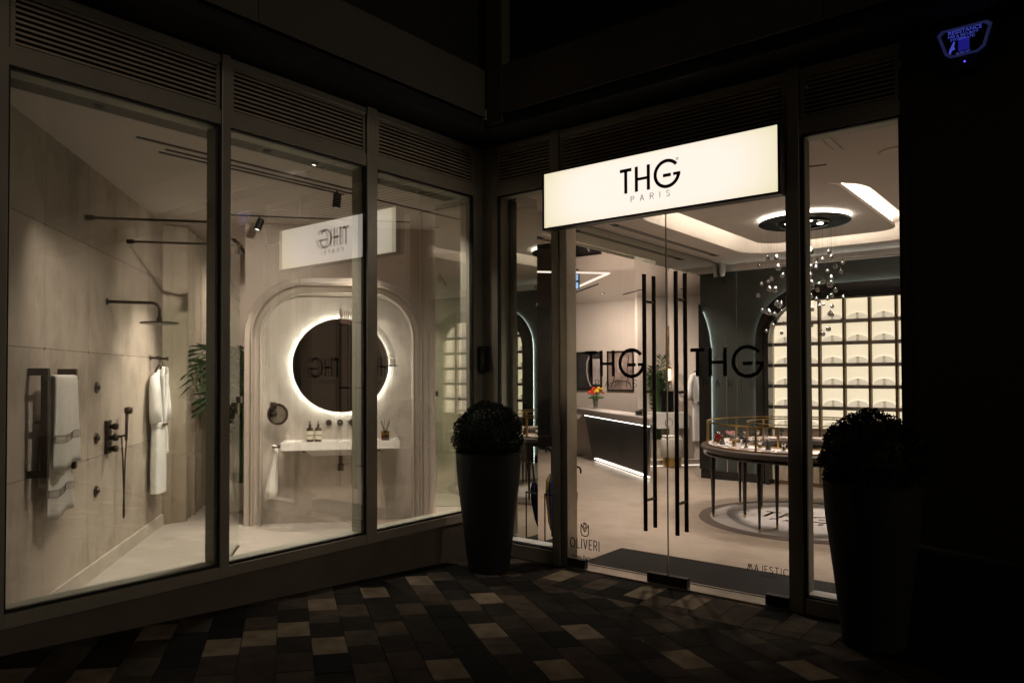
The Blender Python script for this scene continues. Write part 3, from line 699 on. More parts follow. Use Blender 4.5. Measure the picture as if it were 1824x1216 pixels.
# dark niche with a lit arch edge near the corner
ax = [(-.398, 2.60), (-.345, 2.48), (-.29, 2.33), (-.245, 2.15), (-.22, 1.95), (-.22, .14)]
f = MB(); f.band(ax, [(-.3985, z) for x, z in ax], YW-.07, YW-.022); f.build('arch_moulding', 'blackgloss', sw)
f = MB(); f.band([(x-.012, z) for x, z in ax[1:]], [(x-.020, z) for x, z in ax[1:]], YW-.018, YW-.003)
f.build('arch_light', 'greenled', sw)
f = MB(); f.box(.00, .01, YW-.006, YW-.001, .12, 2.15); f.box(.16, .168, YW-.006, YW-.001, .12, 3.14); f.build('panel_joint', 'chrome', sw)
f = MB(); f.box(-.40, .44, YW-.02, YW-.001, 0, .12); f.box(3.40, 4.04, YW-.02, YW-.001, 0, .12); f.build('skirting', 'blackgloss', sw)
f = MB(); f.box(-.4, 6.1, YW-.05, YW-.001, 3.09, 3.149); f.box(-.4, 6.1, YW-.025, YW-.001, 3.05, 3.089); f.build('cornice', 'ceil', sw)
YB = YW+.17
def niche(x0, x1, nb, x_start):
    f = MB(); f.box(x0-.05, x1+.05, YB, YB+.02, 0, 2.6); f.build('back_panel', 'backlit', sw)
    f = MB(); f.box(x0-.05, x0-.001, YW+.101, YB, 0, 2.6); f.box(x1+.001, x1+.05, YW+.101, YB, 0, 2.6); f.box(x0, x1, YW+.101, YB, 2.56, 2.6); f.build('side_panel', 'cream', sw)
    wd = (x1-x0)/nb
    for i in range(1, nb):
        x = x0+wd*i; f = MB(); f.box(x-.015, x+.015, YW+.075, YB, 0, 2.555); f.build('divider', 'goldmatt', sw)
    for j in range(6):
        z = .80+.2938*j
        for i in range(nb):
            f = MB(); f.box(x0+wd*i+.017, x0+wd*(i+1)-.017, YW+.078, YB-.001, z-.036, z+.012); f.build('shelf', 'shelf' if j else 'base', sw)
    for i in range(nb):
        f = MB(); f.box(x0+wd*i+.018, x0+wd*(i+1)-.018, YW+.09, YW+.10, .06, .775); f.build('cupboard_door', 'base', sw)
    f = MB(); f.box(x0, x1, YW+.085, YW+.098, .001, .058); f.build('kick_plate', 'goldmatt', sw)
    # plate shaped and dimmed as the arc of shade behind every exhibit
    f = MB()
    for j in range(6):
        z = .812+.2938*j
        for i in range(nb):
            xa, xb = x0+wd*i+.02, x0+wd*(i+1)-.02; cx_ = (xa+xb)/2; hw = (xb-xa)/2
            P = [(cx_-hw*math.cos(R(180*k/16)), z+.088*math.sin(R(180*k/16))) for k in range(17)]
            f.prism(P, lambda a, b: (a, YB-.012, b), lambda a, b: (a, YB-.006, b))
    f.build('shade_arc', 'shadearc', sw)
niche(.648, 3.19, 8, 0); niche(4.25, 5.8, 5, 0)
# crystal exhibits on the shelves
def exhibit(name, lab, x, y, z, group):
    t = thing(name, lab, 'crystal piece', (x, y, z), None, group)
    f = MB(Matrix.Translation((x, y, z))); f.lathe([(0, .001), (.022, .001), (.024, .01), (.017, .03), (.017, .055), (.025, .062), (.025, .075), (0, .075)], n=12)
    f.build('crystal_body', 'tumbler', t, smooth=False)
    f = MB(Matrix.Translation((x, y, z))); f.lathe([(0, .0755), (.014, .0755), (.014, .082), (0, .085)], n=10); f.build('cap', 'chrome', t)
    return t
first = None; wd = (3.19-.648)/8; ORD = ['first', 'second', 'third', 'fourth', 'fifth', 'sixth', 'seventh', 'eighth']
SH = ['the gold-edged counter', 'the lowest dark shelf', 'the second dark shelf up', 'the third dark shelf up', 'the fourth dark shelf up', 'the top dark shelf']
for j in range(6):
    for i in range(6):
        if j == 5 and i == 0: continue
        x = .648+wd*(i+.5)+.012; z = .813+.2938*j
        lab = 'small clear crystal on %s, %s bay in from the arch edge' % (SH[j], ORD[i])
        g = 'crystal pieces on the lit shelves'
        if first is None: first = exhibit('crystal_piece', lab, x, YW+.10, z, g)
        else:
            c = copy_tree(first); c.location = (x, YW+.10, z); tag(c, lab)
for j in range(1, 6):
    c = copy_tree(first); c.location = (4.25+.155, YW+.10, .813+.2938*j); tag(c, 'small clear crystal in the second arch, reflected in the mirror column, %s' % SH[j].replace('the ', '').replace(' dark',''))

# ================================================================== CHANDELIER
ch = thing('chandelier', 'round black ceiling disc with a glowing rim and a cloud of hanging crystal drops', 'chandelier', (1.84, 3.17, 3.15))
c0 = (1.81, 3.19)
f = MB(); f.lathe([(0, 3.165), (.455, 3.165), (.465, 3.17), (.465, 3.185), (.45, 3.19), (0, 3.19)], (c0[0], c0[1], 0), 64); f.build('disc', 'blackgloss', ch, smooth=False)
f = MB(); f.lathe([(.24, 3.150), (.255, 3.148), (.27, 3.150), (.27, 3.1645), (.24, 3.1645)], (c0[0], c0[1], 0), 48); f.build('inner_ring', 'blackgloss', ch)
f = MB(); f.lathe([(.40, 3.192), (.46, 3.192), (.46, 3.206), (.40, 3.206), (.40, 3.192)], (c0[0], c0[1], 0), 64); f.build('rim_light', 'ringled', ch)
for a in (35, 125, 215, 305):
    x, y = c0[0]+.17*math.cos(R(a)), c0[1]+.17*math.sin(R(a))
    f = MB(); f.lathe([(0, 3.158), (.03, 3.157), (.034, 3.1645)], (x, y, 0), 16); o = f.build('downlight', 'lamp', ch)
    spot('downlight_beam', (x, y, 3.15), (x+.25*math.cos(R(a)), y+.25*math.sin(R(a)), 0), 24*SHOP, 100, .9, (1, .88, .78), .03, ch)
DR = [(1.485,2.987,2.795),(1.539,3.107,2.813),(1.37,3.03,2.739),(1.543,3.147,2.705),(1.574,3.179,2.618),(1.506,2.936,2.541),(1.566,2.866,2.554),(1.401,3.039,2.534),(1.5,2.982,2.464),(1.574,2.943,2.447),(1.365,3.028,2.407),(1.555,3.067,2.312),(1.517,3.303,2.324),(1.572,3.075,2.279),(1.402,3.039,2.243),(1.448,3.025,2.223),(1.454,3.1,2.222),(1.463,3.259,2.215),(1.592,3.112,2.217),(1.465,3.171,2.085),(1.575,3.215,2.101),(1.456,3.008,2.018),(1.537,3.257,2.0),(1.86,3.255,2.865),(2.088,3.096,2.813),(2.05,2.836,2.702),(1.855,3.485,2.766),(1.997,3.195,2.763),(2.032,3.384,2.806),(1.796,3.487,2.739),(1.88,3.365,2.706),(1.952,3.527,2.679),(2.125,3.187,2.672),(2.144,3.404,2.739),(2.166,3.238,2.62),(1.776,3.531,2.662),(2.001,3.491,2.604),(2.144,2.973,2.484),(2.122,2.984,2.464),(2.05,3.003,2.501),(1.853,3.565,2.556),(1.902,3.133,2.508),(1.857,3.285,2.489),(1.983,3.044,2.425),(2.106,3.254,2.43),(1.881,3.082,2.408),(1.913,3.062,2.362),(2.055,3.295,2.384),(2.018,3.288,2.35),(2.132,3.45,2.372),(1.888,3.34,2.351),(1.905,3.537,2.313),(1.874,3.48,2.289),(1.987,3.564,2.29),(1.846,3.321,2.247),(2.118,3.004,2.167),(2.007,3.479,2.189),(1.77,3.555,2.089),(1.959,3.515,2.04),(1.967,3.265,1.975),(2.132,3.371,2.113),
 (1.66,2.95,2.6),(1.70,3.1,2.3),(1.68,3.35,2.45),(1.75,2.9,2.2),(1.64,3.4,2.15),(1.72,3.2,2.7)]
rnd = random.Random(5)
proto_d = None
for i, (x, y, z) in enumerate(DR):
    s = rnd.choice([.62, .72, .8, .98])
    if proto_d is None:
        f = MB(Matrix.Translation((x, y, z))); f.lathe([(0, -.030), (.015, -.028), (.027, -.018), (.031, -.004), (.027, .010), (.015, .024), (.006, .036), (.0015, .046), (0, .046)], n=14)
        proto_d = f.build('crystal_drop', 'crystal', ch, smooth=True)
        o = proto_d
    else:
        o = proto_d.copy(); COL.objects.link(o); o.parent = ch; o.matrix_local = ch.matrix_world.inverted() @ Matrix.Translation((x, y, z))
    o.scale = (s, s, s)
f = MB()
for (x, y, z) in DR: f.tube([(x, y, z+.04), (x, y, 3.165)], .0003, 4, False)
wi = f.build('wires', 'black', ch); wi['kind'] = 'stuff'

# ================================================================== DISPLAY TABLE AND RUG
C = (1.85, 3.14)
rg = thing('round_rug', 'round pale rug with dark border and THG lettering under the display table', 'rug', (C[0], C[1], 0))
f = MB(); f.lathe([(0, .010), (1.02, .010), (1.02, .0)], (C[0], C[1], 0), 72); f.build('rug_field', 'rug', rg)
f = MB(); f.lathe([(1.0205, .0), (1.0205, .0115), (1.13, .0115), (1.14, .0)], (C[0], C[1], 0), 72); f.build('rug_border', 'rugrim', rg)
l = MB(Matrix.Translation((0, 3.17, .0125)) @ Matrix.Rotation(R(-90), 4, 'X')); logo(l, 1.33, 0, .36, 0, .0006) ; strokes(l, 'PARIS', 1.52, -.30, 2.05, .08, .012, 0, .0006); l.build('rug_lettering', 'lacquer', rg)
tb = thing('display_table', 'round black lacquer display table with slender legs and a curved brass framed glass case', 'display table', (C[0], C[1], 0))
def ring(prof, nm, m, a0=0, a1=360, sm=False, par=tb):
    f = MB(); f.lathe(prof, (C[0], C[1], 0), 96 if a1-a0 > 300 else 24, 'z', a0, a1); return f.build(nm, m, par, smooth=sm)
ring([(.58, .69), (1.08, .69), (1.085, .70), (1.075, .725), (1.08, .745), (.58, .745), (.58, .69)], 'apron', 'lacquer')
ring([(.56, .746), (1.10, .746), (1.112, .755), (1.112, .778), (1.10, .788), (.56, .788), (.56, .746)], 'table_top', 'leather')
ring([(1.081, .703), (1.085, .706), (1.081, .709)], 'trim_line', 'chrome')
ring([(.62, .789), (1.045, .789), (1.045, .797), (.62, .797), (.62, .789)], 'case_floor', 'traytop')
for (r, z, h) in ((1.045, .789, .014), (1.045, 1.028, .014), (.625, 1.028, .012), (.625, .80, .010)):
    ring([(r-.008, z), (r+.004, z), (r+.004, z+h), (r-.008, z+h), (r-.008, z)], 'brass_rail', 'gold')
ring([(1.044, .803), (1.044, 1.028)], 'curved_glass', 'glassC'); ring([(.622, .81), (.622, 1.028)], 'curved_glass', 'glassC')
ring([(.633, 1.036), (1.036, 1.036)], 'glass_lid', 'glassC')
for k in range(7):
    a = 208+360/7*k
    for r in (1.042, .625):
        f = MB(); x, y = C[0]+r*math.cos(R(a)), C[1]+r*math.sin(R(a)); f.box(x-.009, x+.009, y-.009, y+.009, .803, 1.028); f.build('brass_post', 'gold', tb)
    for r in (.99, .66):
        for da in ((-3.2, 3.2) if k in (0, 3) else (0,)):
            x, y = C[0]+r*math.cos(R(a+da)), C[1]+r*math.sin(R(a+da))
            f = MB(); f.tube([(x, y, .045), (x, y, .69)], [.011, .026], 12); lg = f.build('leg', 'lacquer', tb)
            f = MB(); f.tube([(x, y, .011), (x, y, .0445)], [.010, .0115], 12); f.build('brass_tip', 'gold', lg)
for k in range(14):      # little lamps inside the case rail
    pass
# faucets and handles on show
def tray(t, w_=.07, h=.012):
    f = MB(at(t.matrix_world, 0)); f.box(-w_/2, w_/2, -w_/2, w_/2, .001, h); f.build('stand', 'traytop', t, bevel=.002)
def ex_item(kind, a, r, lab):
    x, y = C[0]+r*math.cos(R(a)), C[1]+r*math.sin(R(a))
    m = Matrix.Translation((x, y, .797)) @ Matrix.Rotation(R(a+90), 4, 'Z') @ Matrix.Scale(1.35, 4)
    nm = {'cross': 'cross_handle', 'ball': 'round_knob_sample', 'tap': 'small_tap', 'block': 'crystal_block_handle', 'flower': 'flower_ornament', 'cone': 'cone_handle', 'mush': 'mushroom_handle', 'ring': 'ring_handle', 'swan': 'arched_spout'}[kind]
    t = thing(nm, lab, 'tap handle', m=m, group='tap handles in the glass case'); tray(t)
    def p(name, mm, fn):
        f = MB(m); fn(f); f.build(name, mm, t, smooth=True)
    if kind == 'ball':
        p('stem', 'chrome', lambda f: f.lathe([(0, .0125), (.02, .0125), (.008, .03), (.008, .045)], n=14)); p('knob', 'crystal', lambda f: f.lathe([(0, .045)]+[(.024*math.sin(R(q)), .069-.024*math.cos(R(q))) for q in range(15, 180, 15)]+[(0, .093)], n=16))
    elif kind == 'block':
        p('stem', 'gold', lambda f: f.lathe([(0, .0125), (.02, .0125), (.014, .02), (.012, .04), (0, .04)], n=14)); f = MB(m); f.box(-.022, .022, -.022, .022, .041, .085); f.build('knob', 'red2', t, bevel=.003)
    elif kind == 'cross':
        p('stem', 'gold', lambda f: f.lathe([(0, .0125), (.022, .0125), (.010, .022), (.009, .06), (.013, .066), (0, .07)], n=14)); f = MB(m); f.tube([(-.035, 0, .062), (.035, 0, .062)], .006, 8); f.tube([(0, -.035, .062), (0, .035, .062)], .006, 8); f.build('cross_arm', 'gold', t)
    elif kind == 'flower':
        p('stem', 'chrome', lambda f: f.lathe([(0, .0125), (.015, .0125), (.004, .03), (.004, .07)], n=12))
        f = MB(m)
        for k in range(6): f.prism([(0, 0), (.034, .014), (.040, .034), (.018, .030)], lambda a_, b_: (a_*math.cos(k), a_*math.sin(k)-.002, .062+b_), lambda a_, b_: (a_*math.cos(k)+.003, a_*math.sin(k)+.003, .062+b_))
        f.build('petal', 'pink', t)
    elif kind == 'cone':
        p('body', 'silver', lambda f: f.lathe([(0, .0125), (.024, .0125), (.020, .02), (.007, .075), (.006, .085), (0, .087)], n=16))
    elif kind == 'mush':
        p('stem', 'silver', lambda f: f.lathe([(0, .0125), (.018, .0125), (.007, .03), (.007, .05)], n=14)); p('cap', 'lacquer', lambda f: f.lathe([(.004, .05), (.027, .052), (.030, .062), (.018, .075), (0, .079)], n=16))
    elif kind == 'ring':
        p('stem', 'bronze', lambda f: f.lathe([(0, .0125), (.022, .0125), (.012, .035), (0, .04)], n=14)); f = MB(m); f.box(-.036, .036, -.012, .012, .042, .068); f.build('knob', 'amb2', t, bevel=.004)
    elif kind == 'tap':
        p('body', 'chrome', lambda f: f.lathe([(0, .0125), (.02, .0125), (.012, .025), (.012, .05), (.018, .058), (.018, .07), (0, .075)], n=16))
    else:
        f = MB(m); f.tube([(0, 0, .0125), (0, 0, .05)] + [(.03-.03*math.cos(R(q)), 0, .05+.03*math.sin(R(q))) for q in range(20, 181, 20)], .007, 10); f.build('spout', 'chrome', t, smooth=True)
    return t
items = [('swan', 192, .93, 'curved chrome spout on a white block at the glass case end'), ('ring', 203, .95, 'orange stone bar handle on a white stand in the glass case'),
 ('flower', 198, .80, 'pink petal shaped handle standing tall in the glass case'), ('block', 217, .95, 'dark red crystal block handle on a brass stem'),
 ('cone', 226, .96, 'plain pewter cone handle between the red block and the gold ball'), ('ball', 233, .90, 'round crystal knob glowing gold in the glass case'),
 ('cross', 239, .95, 'slender brass cross handle in the front of the glass case'), ('mush', 249, .95, 'black capped mushroom handle near the door post'),
 ('swan', 208, .78, 'curved chrome spout behind the orange stone handle'), ('tap', 219, .76, 'short chrome tap body at the inner rim of the case'),
 ('ball', 214, .72, 'clear round crystal knob beside the inner brass post'), ('tap', 256, .88, 'short chrome tap body behind the door post'),
 ('mush', 227, .74, 'black capped handle at the inner rim behind the brass cross'), ('ball', 160, .85, 'clear crystal knob on the far side of the glass case'),
 ('tap', 150, .80, 'chrome tap body on the far side of the case, beside the crystal knob'), ('cone', 140, .85, 'pewter cone handle on the far side of the case'),
 ('mush', 128, .82, 'black capped handle on the far side of the case'), ('cross', 118, .86, 'brass cross handle on the far side of the case'),
 ('cone', 264, .95, 'pewter cone handle between the door post and the clear blocks'), ('tap', 273, .95, 'short chrome tap body beside the planter shrub'),
 ('ball', 281, .92, 'crystal knob nearest the narrow side window'), ('swan', 183, .80, 'curved chrome spout on the side facing the desk')]
for it in items: ex_item(*it)

# ================================================================== RECEPTION DESK
dk = thing('reception_desk', 'long reception desk with pale thick top and dark grey tapered front lit along its edges', 'desk', m=at(FD, 0))
L = 3.10
def dpr(poly, ya, yb, z, nm, m, bev=0, cut=.50):
    f = MB(FD); sh_ = lambda a, y: a - (cut/.25*y if a > 1.5 else 0)
    f.prism(poly, lambda a, b: (sh_(a, ya), ya, b), lambda a, b: (sh_(a, yb), yb, b)); return f.build(nm, m, dk, bevel=bev)
dpr([(0, .78), (L, .78), (L-.12, .08), (.42, .08)], .0, .24, 0, 'front_panel', 'deskgrey')
dpr([(-.27, .805), (L+.0, .805), (L+.0, .925), (-.27, .925)], -.10, .26, 0, 'desk_top', 'desktop', .02)
f = MB(FD); f.box(.02, L-.02, -.018, -.002, .785, .800); f.build('top_light', 'deskled', dk)
dpr([(.50, .012), (L-.15, .012), (L-.15, .0795), (.50, .0795)], .05, .22, 0, 'plinth', 'alu')
f = MB(FD); f.box(.48, L-.14, .02, .045, .03, .042); f.build('floor_light', 'deskled', dk)
# vase of flowers
vp = Vector((-2.93, 6.52, .926))
vs = thing('flower_vase', 'clear glass vase of red, orange and yellow flowers on the desk top', 'vase', vp)
f = MB(Matrix.Translation(vp)); f.lathe([(0, .002), (.045, .002), (.05, .01), (.045, .05), (.055, .13), (.075, .22), (.071, .22), (.05, .13), (.04, .05), (.04, .015), (0, .012)], n=20); f.build('vase_glass', 'tumbler', vs, smooth=True)
rnd = random.Random(4); f = MB(Matrix.Translation(vp)); g = {k: MB(Matrix.Translation(vp)) for k in ('red', 'orange', 'yellow')}; lf = MB(Matrix.Translation(vp))
for i in range(22):
    a = rnd.random()*6.28; r = rnd.uniform(.03, .16); z = rnd.uniform(.28, .38)-.4*max(0, r-.09)
    dx = r*math.cos(a); dy = r*math.sin(a); f.tube([(dx*.1, dy*.1, .02), (dx*.35, dy*.35, .2), (dx, dy, z)], .004, 5)
    side = dx*.77 + dy*.62
    c_ = 'red' if side < -.03 else rnd.choice(['orange', 'yellow', 'yellow'])
    for k in range(3): 
        g[c_].lathe([(.0, -.02), (.022, -.012), (.034-k*.008, .004+k*.006), (.026-k*.008, .016+k*.006)], (dx, dy, z), 9)
    lf.prism([(0, 0), (.05, .02), (.09, 0), (.05, -.02)], lambda p_, q_: (dx*.5+p_*math.cos(a), dy*.5+p_*math.sin(a), .2+q_), lambda p_, q_: (dx*.5+p_*math.cos(a)+.002, dy*.5+p_*math.sin(a)+.002, .201+q_))
f.build('stem', 'stem', vs); lf.build('leaves', 'stem', vs)
for k, v in g.items():
    if v.v: o = v.build('blossom', k, vs)
f = MB(at(FD, 2.56, .06, .926)); f.box(-.07, .07, -.05, .05, 0, .05); f.prism([(-.05, .05), (.05, .05), (.05, .10), (-.05, .06)], lambda a, b: (-.06, a, b), lambda a, b: (.06, a, b)); tag(f.build('card_reader', 'black'), 'small black card reader on the desk top near the door handle', 'card reader')
f = MB(at(FD, 2.76, .02, .926)); f.lathe([(0, 0), (.03, 0), (.03, .012), (.008, .02), (.008, .06), (.02, .07), (0, .085)], n=14); tag(f.build('brass_knob', 'gold', smooth=True), 'small brass knob ornament on the end of the desk top', 'ornament')
# pictures
for i, x in enumerate((-3.61, -2.93, -2.24, -1.56)):
    if i == 3: continue
    m = at(FR, x, 6.95, 1.245)
    t = thing('framed_picture', ('black framed picture with a pale glowing curve, on the wall end nearest the side pane', 'black framed picture in the middle of the desk wall with pale hall interior', 'black framed picture at the end of the desk wall, behind the door handle')[i], 'picture', m=m, group='pictures above the desk')
    f = MB(m); W_, H_ = .565, .74; b = .025
    f.box(0, W_, -.03, -.001, 0, b); f.box(0, W_, -.03, -.001, H_-b, H_); f.box(0, b, -.03, -.001, b, H_-b); f.box(W_-b, W_, -.03, -.001, b, H_-b); f.build('picture_frame', 'black', t)
    f = MB(m); f.box(b, W_-b, -.012, -.002, b, H_-b); pr_ = f.build('print', 'artdark' if i == 0 else 'art', t)
    f = MB(m)
    if i == 0:
        P = [(.30, .08), (.24, .2), (.21, .37), (.22, .55), (.28, .66)]
        f.band([(x_, z_) for x_, z_ in P], [(x_+.03, z_) for x_, z_ in P], -.0135, -.0125); f.box(.36, .52, -.0135, -.0125, .12, .60); f.build('print_shape', 'artpale', t)
    else:
        for s in (-1, 1):
            P = [(W_/2+s*.22, .06), (W_/2+s*.15, .2), (W_/2+s*.13, .4), (W_/2+s*.17, .66)]
            f.band(P, [(x_+.018, z_) for x_, z_ in P], -.0135, -.0125)
        P = [(.06, .12), (.18, .17), (.38, .17), (.50, .12)]; f.band(P, [(x_, z_+.015) for x_, z_ in P], -.0145, -.0137); f.build('print_shape', 'artdark', t)
        f = MB(m); f.box(.22, .34, -.0135, -.0125, .34, .52); f.build('print_shape', 'artpale', t)

# ================================================================== REAR VANITY (far behind the door handles)
rv = thing('rear_vanity_wall', 'pale display wall with tall brown marble arch and a thin curved line of light', 'display wall', m=at(FV, 0))
f = MB(FV); f.box(-.05, 1.25, .5, .62, 0, 2.904); f.build('wall_panel', 'wall', rv)
f = MB(FV); f.box(-.05, 1.25, .0, .5, 0, .095); f.build('platform', 'skirt', rv)
f = MB(FV); f.box(-.05, 1.25, -.012, -.001, .0, .012); f.build('platform_light', 'soffitled', rv)
f = MB(FV); P = rr(.42, 2.36, .2, .47, .096); f.prism(P, lambda a, b: (a, .485, b), lambda a, b: (a, .499, b)); f.build('marble_arch', 'marble', rv)
f = MB(FV); 
A = [(.80, 2.80), (.845, 2.65), (.87, 2.48), (.88, 2.35), (.88, 1.75)]; f.band(A, [(x+.018, z) for x, z in A], .46, .484); f.build('arch_light', 'deskled', rv)
f = MB(FV); f.box(.93, 1.15, .25, .499, .1, 2.90); f.build('side_pier', 'mould', rv)
vn = thing('rear_vanity_unit', 'white vanity unit on the rear platform below the marble arch', 'vanity', m=at(FV, 0))
f = MB(FV); f.box(.10, .74, .12, .48, .62, .895); f.build('cabinet', 'ceramic', vn, bevel=.004)
f = MB(FV); f.tube([(.36+.07*math.cos(R(a)), .11, .72+.07*math.sin(R(a))) for a in range(0, 361, 20)], .005, 6); f.build('towel_ring', 'gold', vn)
f = MB(FV); f.box(.37, .45, .09, .118, .50, .66); f.build('hand_towel', 'towel', vn)
f = MB(FV); f.box(.26, .49, .2, .26, .896, 1.26); tag(f.build('black_panel', 'blackgloss', bevel=.004), 'upright black rectangular panel standing on the rear vanity', 'panel')
f = MB(FV); f.lathe([(0, .896), (.03, .896), (.035, .93), (.03, .98), (.012, 1.0), (.012, 1.03), (0, 1.03)], (.56, .25, 0), 14); tag(f.build('soap_bottle', 'pink', smooth=True), 'small rosy bottle beside the black panel on the rear vanity', 'bottle')
for i, x in enumerate((.53, .63, .69)):
    t = thing('wall_lamp', ('slim glowing glass tube wall lamp beside the palm', 'middle slim glowing glass tube wall lamp on the marble arch', 'slim glowing glass tube wall lamp on the door handle side')[i], 'wall lamp', m=at(FV, x, .46, 1.54), group='tube wall lamps')
    f = MB(at(FV, x, .46, 1.54)); f.lathe([(0, -.10), (.022, -.10), (.022, .10), (0, .10)], n=12); f.build('glass_tube', 'tubelamp', t)
    f = MB(at(FV, x, .46, 1.54)); f.lathe([(0, .101), (.026, .101), (.026, .14), (0, .15)], n=12); f.lathe([(0, -.101), (.026, -.101), (.026, -.13), (0, -.13)], n=12); f.build('brass_cap', 'gold', t)
st = thing('round_stool', 'upholstered round stool with wide brass base band before the rear vanity', 'stool', m=at(FV, .29, -.16, 0))
f = MB(at(FV, .29, -.16, 0)); f.lathe([(0, .17), (.17, .17), (.185, .19), (.18, .46), (.16, .49), (0, .50)], n=28); f.build('seat', 'stoolfab', st, smooth=True)
f = MB(at(FV, .29, -.16, 0)); f.lathe([(0, .02), (.155, .02), (.155, .169), (0, .169)], n=28); f.build('base', 'gold', st)
f = MB(at(FV, .29, -.16, 0)); f.box(-.15, .12, -.1, .08, .501, .53); tag(f.build('folded_towel', 'towel', bevel=.01), 'folded white towel lying on the round stool', 'towel')
def robe_mesh(m, s=1.0):
    f = MB(m)
    secs = [(1.62, .07, .03), (1.58, .15, .038), (1.50, .185, .042), (1.30, .175, .05), (1.10, .150, .048), (1.06, .155, .05), (.9, .165, .056), (.65, .17, .06), (.42, .165, .06)]
    n = 28; vs = []; fs = []
    for j, (z, a, b) in enumerate(secs):
        for k in range(n):
            t_ = 2*math.pi*k/n; rip = 1+.07*math.sin(5*t_+j*.3)*(1 if z < 1.1 else .4)
            vs.append((a*math.cos(t_)*rip, b*math.sin(t_)*rip, z))
    for j in range(len(secs)-1):
        for k in range(n): fs.append((j*n+k, j*n+(k+1) % n, (j+1)*n+(k+1) % n, (j+1)*n+k))
    fs.append(tuple(range(n))); f.add(vs, fs)
    return f
def sleeve(m, sx):
    f = MB(m); f.tube([(sx*.15, 0, 1.555), (sx*.195, -.005, 1.42), (sx*.215, -.015, 1.25), (sx*.205, -.025, 1.11)], [.040, .046, .048, .052], 14); return f
def robe(name, lab, m):
    t = thing(name, lab, 'bathrobe', m=m)
    o = robe_mesh(m).build('robe_body', 'robe', t, smooth=True)
    for s in (-1, 1): sleeve(m, s).build('sleeve', 'robe', t, smooth=True)
    f = MB(m)
    for s in (-1, 1):
        P = [(s*.035, 1.655), (s*.06, 1.58), (s*.03, 1.36), (s*-.012, 1.13)]
        f.band(P, [(x+s*.045, z-.02) for x, z in P], -.068, -.040)
    f.build('collar', 'robe', t, bevel=.008)
    f = MB(m); n = 24
    f.lathe([(.098, 1.055), (.108, 1.06), (.108, 1.10), (.098, 1.105)], (0, 0, 0), n); 
    for i, v in enumerate(f.v): l_ = m.inverted() @ v; l_.x *= 1.62; l_.y *= .52; f.v[i] = m @ l_
    f.tube([(.03, -.058, 1.07), (.035, -.068, .95), (.03, -.068, .80)], [.012, .014, .016], 6); f.build('belt', 'robe', t, smooth=False)
    f = MB(m); f.box(-.10, .10, -.0605, -.0575, 1.062, 1.094); f.build('belt_trim', 'trim', t)
    f = MB(m); f.tube([(-.13, 0, 1.60), (-.04, 0, 1.655), (0, 0, 1.665), (.04, 0, 1.655), (.13, 0, 1.60)], .010, 8); f.tube([(0, 0, 1.665), (0, .0, 1.70), (.012, 0, 1.725), (0, .0, 1.745), (-.015, 0, 1.735)], .004, 6); f.build('hanger', 'black', t)
    return t
robe('bathrobe', 'white bathrobe hanging at the far rear display by the dark wall', at(FV, .95, .10, -.02))

# ================================================================== PALMS
def palm(name, lab, x, y, z0, nf, h, seed, spread=.55, lean=None, stems=7, leaf_len=.30):
    t = thing(name, lab, 'palm', (x, y, z0)); rnd = random.Random(seed); f = MB(Matrix.Translation((x, y, z0))); g = MB(Matrix.Translation((x, y, z0)))
    for i in range(nf):
        a = rnd.random()*6.283 if not lean or rnd.random() < .35 else lean+rnd.uniform(-.7, .7)
        hh = h*rnd.uniform(.5, .85); out = spread*rnd.uniform(.6, 1.1); sx, sy = rnd.uniform(-.06, .06), rnd.uniform(-.06, .06)
        P = []
        for k in range(13):
            u = k/12
            if u < .45: r_ = out*.10*u; z = hh*u/.45*.62
            else:
                v = (u-.45)/.55; r_ = out*(.045+.955*v); z = hh*(.62+.38*math.sin(v*2.0)/1.0) - .22*hh*v*v
            P.append(Vector((sx+r_*math.cos(a), sy+r_*math.sin(a), z)))
        g.tube(P, [.011*(1-.85*k/12)+.001 for k in range(13)], 5)
        for k in range(4, 13):
            for q in (0, .5):
                if k+q > 12: continue
                A = P[k]; B = P[min(12, k+1)]; p = A.lerp(B, q); d = (P[k]-P[k-1]).normalized()
                side = d.cross(Vector((0, 0, 1))); side = side.normalized() if side.length > .01 else Vector((1, 0, 0))
                Lf = leaf_len*(1-abs((k+q-8)/7.5)**2*.6)*rnd.uniform(.85, 1.15)
                for s in (-1, 1):
                    dd = (side*s*.8 + d*.75 + Vector((0, 0, -.12+rnd.uniform(-.12, .12)))).normalized()
                    nn = dd.cross(Vector((0, 0, 1))).normalized()*.0065; mid = p+dd*Lf*.45+Vector((0, 0, .012)); tip = p+dd*Lf+Vector((0, 0, -.05*Lf/.3))
                    f.add([p, mid+nn, tip, mid-nn], [(0, 1, 2), (0, 2, 3)])
    f.build('fronds', 'leaf', t); g.build('stems', 'stem', t)
    return t
p1 = palm('potted_palm', 'tall green palm in a cream pot behind the shower display', -3.50, -.27, .30, 26, 2.05, 3, .80, None, 7, .27)
f = MB(Matrix.Translation((-3.50, -.27, 0))); f.lathe([(0, .002), (.13, .002), (.15, .02), (.165, .33), (.150, .33), (.14, .29), (0, .285)], n=28); f.build('pot', 'pot', p1, smooth=False)
p2 = palm('potted_palm', 'dark palm beside the marble arch behind the door handles', -1.75, 6.69, .30, 16, 2.05, 9, .16, None, 7, .17)
f = MB(Matrix.Translation((-1.75, 6.69, 0))); f.lathe([(0, .10), (.13, .10), (.16, .42), (.14, .42), (.13, .38), (0, .38)], n=24); f.build('pot', 'pot', p2)

